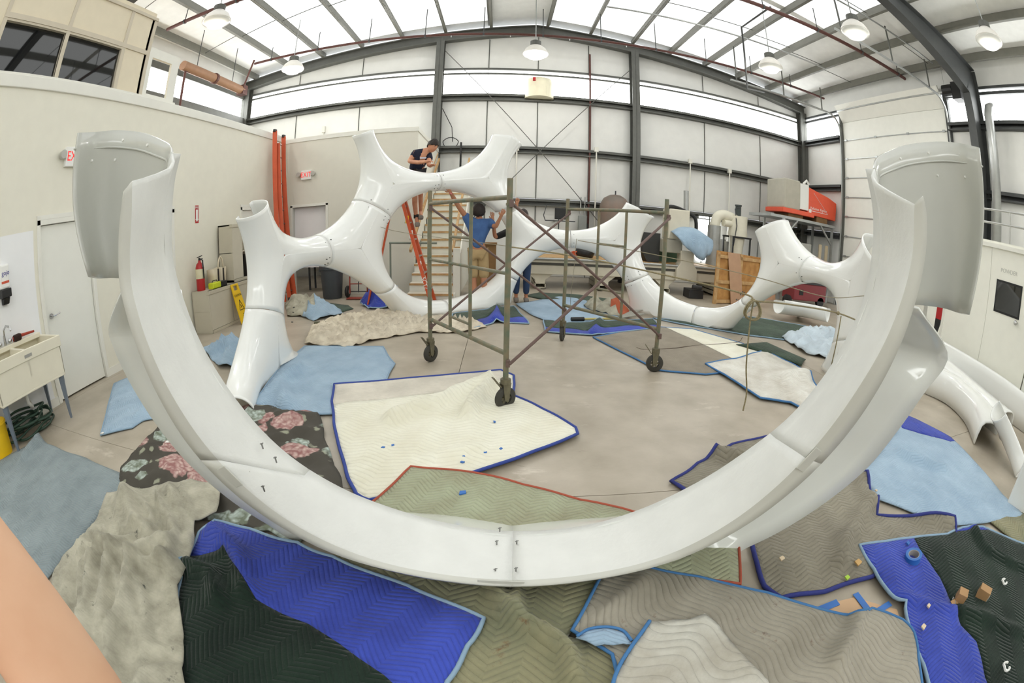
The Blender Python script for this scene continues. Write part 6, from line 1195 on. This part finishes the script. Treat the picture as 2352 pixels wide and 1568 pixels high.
def head(parent, c, look, hair_m, skin_, r=.105, up=(0, 0, 1)):
    f = Vector(look).normalized(); up = Vector(up); up = (up-f*up.dot(f)).normalized(); s = f.cross(up); c = Vector(c)
    def P(x, y, z): return c+s*x+f*y+up*z
    m = MB(); n = 20; G = []
    for i in range(13):
        ph = math.pi*i/12-math.pi/2; row = []
        for k in range(n+1):
            th = 2*math.pi*k/n; x, y, z = math.cos(ph)*math.cos(th), math.cos(ph)*math.sin(th), math.sin(ph)
            wz = 1 if z > -.1 else 1-.28*min(1, (-z-.1)*1.1)
            row.append(P(x*r*.74*wz, y*r*.92*wz+(.02*max(0, -z) if y > 0 else -.0), z*r*1.16))
        G.append(row)
    m.grid(G)
    m.add([P(0, r*.9, r*.12), P(-.014, r*.84, -r*.22), P(.014, r*.84, -r*.22), P(0, r*1.12, -r*.2), P(0, r*.8, -r*.3)], [(0, 1, 3), (0, 3, 2), (1, 4, 3), (3, 4, 2)])
    for sx in (-1, 1): m.lathe([(0, -.006), (.02, -.004), (.026, .004), (0, .008)], P(sx*r*.76, -.005, 0), n=10, ax=s*sx, caps=False)
    h = m.build('head', skin_, parent, smooth=True)
    for sx in (-1, 1): MB().lathe([(0, -.008), (.009, 0), (0, .008)], P(sx*.032, r*.82, r*.08), n=8, ax=f, caps=False).build('eye', mat('eye', (60, 44, 36), .3), h, smooth=True); MB().bar(P(sx*.018, r*.86, r*.24), P(sx*.048, r*.78, r*.25), .006, .008, up=up).build('eyebrow', hair_m, h)
    MB().bar(P(-.022, r*.8, -r*.5), P(.022, r*.8, -r*.5), .006, .007, up=up).build('mouth', mat('lip', (160, 92, 82), .5), h)
    G = []
    for i in range(9):
        ph = math.pi/2*(i/8)*1.05-.12; row = []
        for k in range(n+1):
            th = 2*math.pi*k/n; y = math.sin(th); lo_ = .38*max(0, y); p_ = max(ph, lo_) if i < 8 else math.pi/2
            low = -.55*max(0, -y) if i == 0 else 0; q = p_+low
            rr = r*1.1+.006*math.sin(7*th+i); row.append(P(math.cos(q)*math.cos(th)*rr*.78, math.cos(q)*y*rr*.94, math.sin(q)*rr*1.14))
        G.append(row)
    MB().grid(G).build('hair', hair_m, h, smooth=True, solid=.012)
    return h
hair_d = mat('hair_dark', (38, 28, 24), .7, bump=.6, bscale=90); navy = mat('shirt_navy', (26, 30, 52), .9, var=.2); bluet = mat('shirt_blue', (76, 112, 164), .9, var=.2, c2=(60, 90, 138)); khaki = mat('shorts_khaki', (176, 150, 108), .9, var=.15); jeans = mat('jeans', (52, 72, 104), .9, var=.2); blackt = mat('shirt_black', (24, 23, 24), .9); skin2 = mat('skin_tan', (182, 126, 94), .55, var=.1)
# person on the stepladder, navy shirt
Y1_ = 8.35; g = onY
fx = g(957, 512, 8.32); p1 = thing('person', (fx.x, fx.y, 1.3), 'person in a navy t-shirt bending over the top of the ring', 'person')
J = dict(hip=g(953, 398, 8.45), belly=g(958, 378, 8.4), chest=g(969, 358, 8.35), neck=g(980, 345, 8.35), jaw=g(988, 341, 8.33), shR=g(953, 352, 8.3), elR=g(939, 371, 8.2), foR=g(962, 373, 8.05), Rwr=g(978, 371, 7.98), shL=g(987, 356, 8.45), elL=g(984, 378, 8.25), Lwr=g(989, 382, 8.05),
         hL=g(962, 400, 8.5), kL=g(966, 440, 8.4), aL=g(966, 486, 8.5), hR=g(949, 400, 8.4), kR=g(953, 447, 8.15), cR=g(953, 470, 8.25), aR=g(956, 498, 8.32), tR=g(959, 513, 8.22), tL=g(967, 497, 8.38))
E_ = [('hip','belly'),('belly','chest'),('chest','neck'),('neck','jaw'),('chest','shR'),('shR','elR'),('elR','foR'),('foR','Rwr'),('chest','shL'),('shL','elL'),('elL','Lwr'),('hip','hL'),('hL','kL'),('kL','aL'),('aL','tL'),('hip','hR'),('hR','kR'),('kR','cR'),('cR','aR'),('aR','tR')]
Rr = dict(hip=(.15, .11), belly=(.14, .1), chest=(.17, .11), neck=.06, jaw=.055, shR=.06, elR=.043, foR=.042, Rwr=.028, shL=.06, elL=.043, Lwr=.028, hL=.085, kL=.058, aL=.038, hR=.085, kR=.058, cR=.055, aR=.036, tR=.04, tL=.04)
hand(J, E_, Rr, 'R', J['Rwr'], J['Rwr']-J['foR'], (0, 0, 1)); hand(J, E_, Rr, 'L', J['Lwr'], V(.2, -.3, .1), (0, 0, 1))
skinbody('body', J, E_, Rr, skin_m, p1, 'hip')
S = {k: J[k] for k in ('hip', 'belly', 'chest', 'neck', 'shR', 'shL')}; S['slR'] = J['shR'].lerp(J['elR'], .6); S['slL'] = J['shL'].lerp(J['elL'], .55)
skinbody('t_shirt', S, [('hip','belly'),('belly','chest'),('chest','neck'),('chest','shR'),('shR','slR'),('chest','shL'),('shL','slL')], dict(hip=(.165, .125), belly=(.155, .115), chest=(.185, .125), neck=.066, shR=.082, slR=.075, shL=.08, slL=.072), navy, p1, 'hip')
skinbody('shorts', {k: J[k] for k in ('hip', 'hL', 'hR')} | {'uL': J['hL'].lerp(J['kL'], .8), 'uR': J['hR'].lerp(J['kR'], .75)}, [('hip','hL'),('hL','uL'),('hip','hR'),('hR','uR')], dict(hip=(.17, .13), hL=.11, hR=.11, uL=.095, uR=.095), mat('shorts_dark', (40, 40, 44), .9), p1, 'hip')
head(p1, g(994, 335, 8.32), (.75, -.55, -.45), hair_d, skin_m, .115, (.25, 0, 1))
MB().box(J['tR']+V(.0, -.02, -.02), (.1, .26, .09), rz=.2).build('shoe', mat('shoe_grey', (128, 120, 112), .8), p1, bevel=.03); MB().box(J['tL']+V(.0, -.02, -.02), (.1, .26, .09), rz=.2).build('shoe', mat('shoe_grey', (128, 120, 112)), p1, bevel=.03); MB().cyl(J['aR']+V(0, 0, -.03), J['aR']+V(0, 0, .05), .05, n=10).build('sock', black, p1)
MB().box(J['chest']+V(.05, -.14, -.06), (.12, .01, .03)).build('chest_print', mat('print_pale', (196, 200, 212), .8), p1)
a, b = g(995, 381, 8.0), g(1006, 352, 8.0); tag(MB().bar(a, b, .03, .012).build('wooden_stick', wood, None), 'thin wooden stick held by the person in navy', 'stick')
# person in the blue shirt, seen from behind
Y2 = 8.1; p2 = thing('person', (g(1098, 600, Y2).x, Y2, 0), 'person in a blue t-shirt and khaki shorts reaching up at the ring', 'person')
J = dict(hip=g(1098, 574, Y2), belly=g(1098, 550, Y2), chest=g(1099, 518, Y2), neck=g(1101, 503, Y2), jaw=g(1101, 494, Y2-.01), shL=g(1076, 505, Y2), elL=g(1053, 474, Y2-.15), fL=g(1042, 455, Y2-.3), Lwr=g(1034, 441, Y2-.42), shR=g(1126, 511, Y2), elR=g(1138, 522, Y2-.15), Rwr=g(1150, 498, Y2-.25),
         hL=g(1087, 580, Y2), kL=V(g(1088, 630, Y2).x, Y2-.03, .5), aL=V(g(1090, 680, Y2).x, Y2+.03, .09), hR=g(1109, 580, Y2), kR=V(g(1112, 630, Y2).x, Y2-.03, .5), aR=V(g(1116, 680, Y2).x, Y2+.03, .09))
J['tL'] = J['aL']+V(-.02, .16, -.05); J['tR'] = J['aR']+V(.03, .16, -.05); J['cL'] = J['kL'].lerp(J['aL'], .35)+V(0, -.02, 0); J['cR'] = J['kR'].lerp(J['aR'], .35)+V(0, -.02, 0)
E_ = [('hip','belly'),('belly','chest'),('chest','neck'),('neck','jaw'),('chest','shL'),('shL','elL'),('elL','fL'),('fL','Lwr'),('chest','shR'),('shR','elR'),('elR','Rwr'),('hip','hL'),('hL','kL'),('kL','cL'),('cL','aL'),('aL','tL'),('hip','hR'),('hR','kR'),('kR','cR'),('cR','aR'),('aR','tR')]
Rr = dict(hip=(.15, .11), belly=(.14, .1), chest=(.17, .11), neck=.058, jaw=.055, shL=.06, elL=.045, fL=.043, Lwr=.028, shR=.06, elR=.045, Rwr=.028, hL=.09, kL=.06, cL=.058, aL=.038, tL=.04, hR=.09, kR=.06, cR=.058, aR=.038, tR=.04)
hand(J, E_, Rr, 'L', J['Lwr'], J['Lwr']-J['fL'], (0, -1, .3), 1.1, True); hand(J, E_, Rr, 'R', J['Rwr'], J['Rwr']-J['elR'], (0, -1, 0), 1.05)
skinbody('body', J, E_, Rr, skin2, p2, 'hip')
S = {k: J[k] for k in ('hip', 'belly', 'chest', 'neck', 'shL', 'shR')}; S['slL'] = J['shL'].lerp(J['elL'], .5); S['slR'] = J['shR'].lerp(J['elR'], .8)
skinbody('t_shirt', S, [('hip','belly'),('belly','chest'),('chest','neck'),('chest','shL'),('shL','slL'),('chest','shR'),('shR','slR')], dict(hip=(.17, .13), belly=(.17, .125), chest=(.2, .13), neck=.068, shL=.09, slL=.085, shR=.09, slR=.085), bluet, p2, 'hip')
skinbody('shorts', {k: J[k] for k in ('hip', 'hL', 'hR')} | {'uL': J['kL']+V(0, 0, .02), 'uR': J['kR']+V(0, 0, .02)}, [('hip','hL'),('hL','uL'),('hip','hR'),('hR','uR')], dict(hip=(.165, .125), hL=.12, hR=.12, uL=.1, uR=.1), khaki, p2, 'hip')
head(p2, g(1100, 485, Y2-.03), (.1, 1, .25), hair_d, skin2, .118); hb = g(1100, 484, Y2-.03)
MB().lathe([(0, .13), (.07, .11), (.115, .04), (.12, -.03), (.1, -.09), (.05, -.11), (0, -.11)], hb+V(0, -.01, .01), n=16, caps=False).build('curly_hair', hair_d, p2, smooth=True)
for k in ('tL', 'tR'): MB().box(J[k]+V(0, -.06, .0), (.1, .28, .08)).build('shoe', mat('shoe_grey', (128, 120, 112)), p2, bevel=.03)
MB().cyl(J['Lwr']-V(.0, 0, .03), J['Lwr']-V(-.01, 0, .01), .034, n=12).build('wristband', mat('wrist_pink', (206, 120, 120), .7), p2)
# third person behind the open joint: black shirt and jeans, mostly hidden
p3 = thing('person', (.55, 8.75, 0), 'person in a black shirt and jeans mostly hidden behind the ring', 'person'); b0 = V(.42, 8.75, 0)
J = dict(hip=b0+V(0, 0, .95), belly=b0+V(0, 0, 1.12), chest=b0+V(0, -.05, 1.36), neck=b0+V(0, -.05, 1.52), jaw=b0+V(0, -.08, 1.6), shR=b0+V(-.2, -.05, 1.42), elR=g(1137, 545, 8.3), Rwr=g(1132, 505, 8.15), shL=b0+V(.2, -.05, 1.42), elL=V(g(1186, 520, 8.5).x, 8.5, 1.45), Lwr=g(1187, 472, 8.4),
         hL=b0+V(.1, 0, .88), kL=b0+V(.1, -.03, .5), aL=b0+V(.1, .02, .09), tL=b0+V(.1, -.15, .05), hR=b0+V(-.1, 0, .88), kR=b0+V(-.1, -.03, .5), aR=b0+V(-.1, .02, .09), tR=b0+V(-.1, -.15, .05))
E_ = [('hip','belly'),('belly','chest'),('chest','neck'),('neck','jaw'),('chest','shR'),('shR','elR'),('elR','Rwr'),('chest','shL'),('shL','elL'),('elL','Lwr'),('hip','hL'),('hL','kL'),('kL','aL'),('aL','tL'),('hip','hR'),('hR','kR'),('kR','aR'),('aR','tR')]
Rr = dict(hip=(.15, .11), belly=(.14, .1), chest=(.17, .11), neck=.058, jaw=.055, shR=.06, elR=.045, Rwr=.028, shL=.06, elL=.045, Lwr=.028, hL=.09, kL=.06, aL=.038, tL=.04, hR=.09, kR=.06, aR=.038, tR=.04)
hand(J, E_, Rr, 'R', J['Rwr'], (-.1, -.1, 1), (0, -1, 0), 1.0, True); hand(J, E_, Rr, 'L', J['Lwr'], (.1, -.3, .9), (0, -1, 0))
skinbody('body', J, E_, Rr, skin2, p3, 'hip')
S = {k: J[k] for k in ('hip', 'belly', 'chest', 'neck', 'shL', 'shR', 'elR')}; S['slL'] = J['shL'].lerp(J['elL'], .7)
skinbody('shirt', S, [('hip','belly'),('belly','chest'),('chest','neck'),('chest','shL'),('shL','slL'),('chest','shR'),('shR','elR')], dict(hip=(.165, .125), belly=(.16, .115), chest=(.19, .125), neck=.066, shL=.082, slL=.07, shR=.082, elR=.062), blackt, p3, 'hip')
skinbody('jeans', {k: J[k] for k in ('hip', 'hL', 'kL', 'hR', 'kR')} | {'eL': J['aL']+V(0, 0, .04), 'eR': J['aR']+V(0, 0, .04)}, [('hip','hL'),('hL','kL'),('kL','eL'),('hip','hR'),('hR','kR'),('kR','eR')], dict(hip=(.16, .12), hL=.105, kL=.08, eL=.065, hR=.105, kR=.08, eR=.065), jeans, p3, 'hip')
head(p3, b0+V(0, -.08, 1.7), (-.3, -1, .1), hair_d, skin2, .112)
for k in ('tL', 'tR'): MB().box(J[k]+V(0, .06, .0), (.1, .28, .08)).build('shoe', mat('shoe_grey', (128, 120, 112)), p3, bevel=.03)
# the photographer's own hand, its finger crossing the lower left of the lens
ex_, eu, ef = RC @ V(1, 0, 0), RC @ V(0, 1, 0), RC @ V(0, 0, -1)
def cs_(r, u, f): return O+ex_*r+eu*u+ef*f
ph = thing('hand', cs_(-.06, -.11, -.03), 'blurred finger of a hand close to the lens at lower left', 'hand'); J = {}; E_ = []; Rr = {}
J['wrist'] = cs_(-.055, -.16, -.11); J['palm'] = cs_(-.062, -.12, -.055); Rr['wrist'] = .024; Rr['palm'] = (.036, .016); E_.append(('wrist', 'palm'))
for k, (pts_) in enumerate((None, ((-.066, -.09, -.02), (-.082, -.058, -.02), (-.092, -.03, -.022), (-.097, -.005, -.024)), ((-.062, -.092, -.04), (-.08, -.06, -.045), (-.09, -.035, -.048), (-.095, -.012, -.05)), ((-.058, -.096, -.06), (-.072, -.07, -.066), (-.08, -.052, -.07), (-.084, -.036, -.072)))):
    pr = 'palm'
    if pts_ is None: pts_ = [O+ray(x_, y_)*d_ for x_, y_, d_ in ((350, 1860, .1), (135, 1535, .088), (-25, 1318, .086), (-170, 1110, .09))]
    for i, q in enumerate(pts_):
        nm = f'f{k}{i}'; J[nm] = Vector(q) if k == 0 else cs_(*q); Rr[nm] = (.0145, .0135, .0125, .01)[i]*(1 if k < 3 else .85); E_.append((pr, nm)); pr = nm
J['th1'] = cs_(-.035, -.1, -.03); J['th2'] = cs_(-.022, -.085, -.012-.03); J['th3'] = cs_(-.012, -.075, -.06); E_ += [('palm', 'th1'), ('th1', 'th2'), ('th2', 'th3')]; Rr.update(th1=.014, th2=.012, th3=.009)
skinbody('skin', J, E_, Rr, mat('skin_near', (226, 184, 152), .6, var=.14, scale=30, c2=(210, 160, 126)), ph, 'wrist')
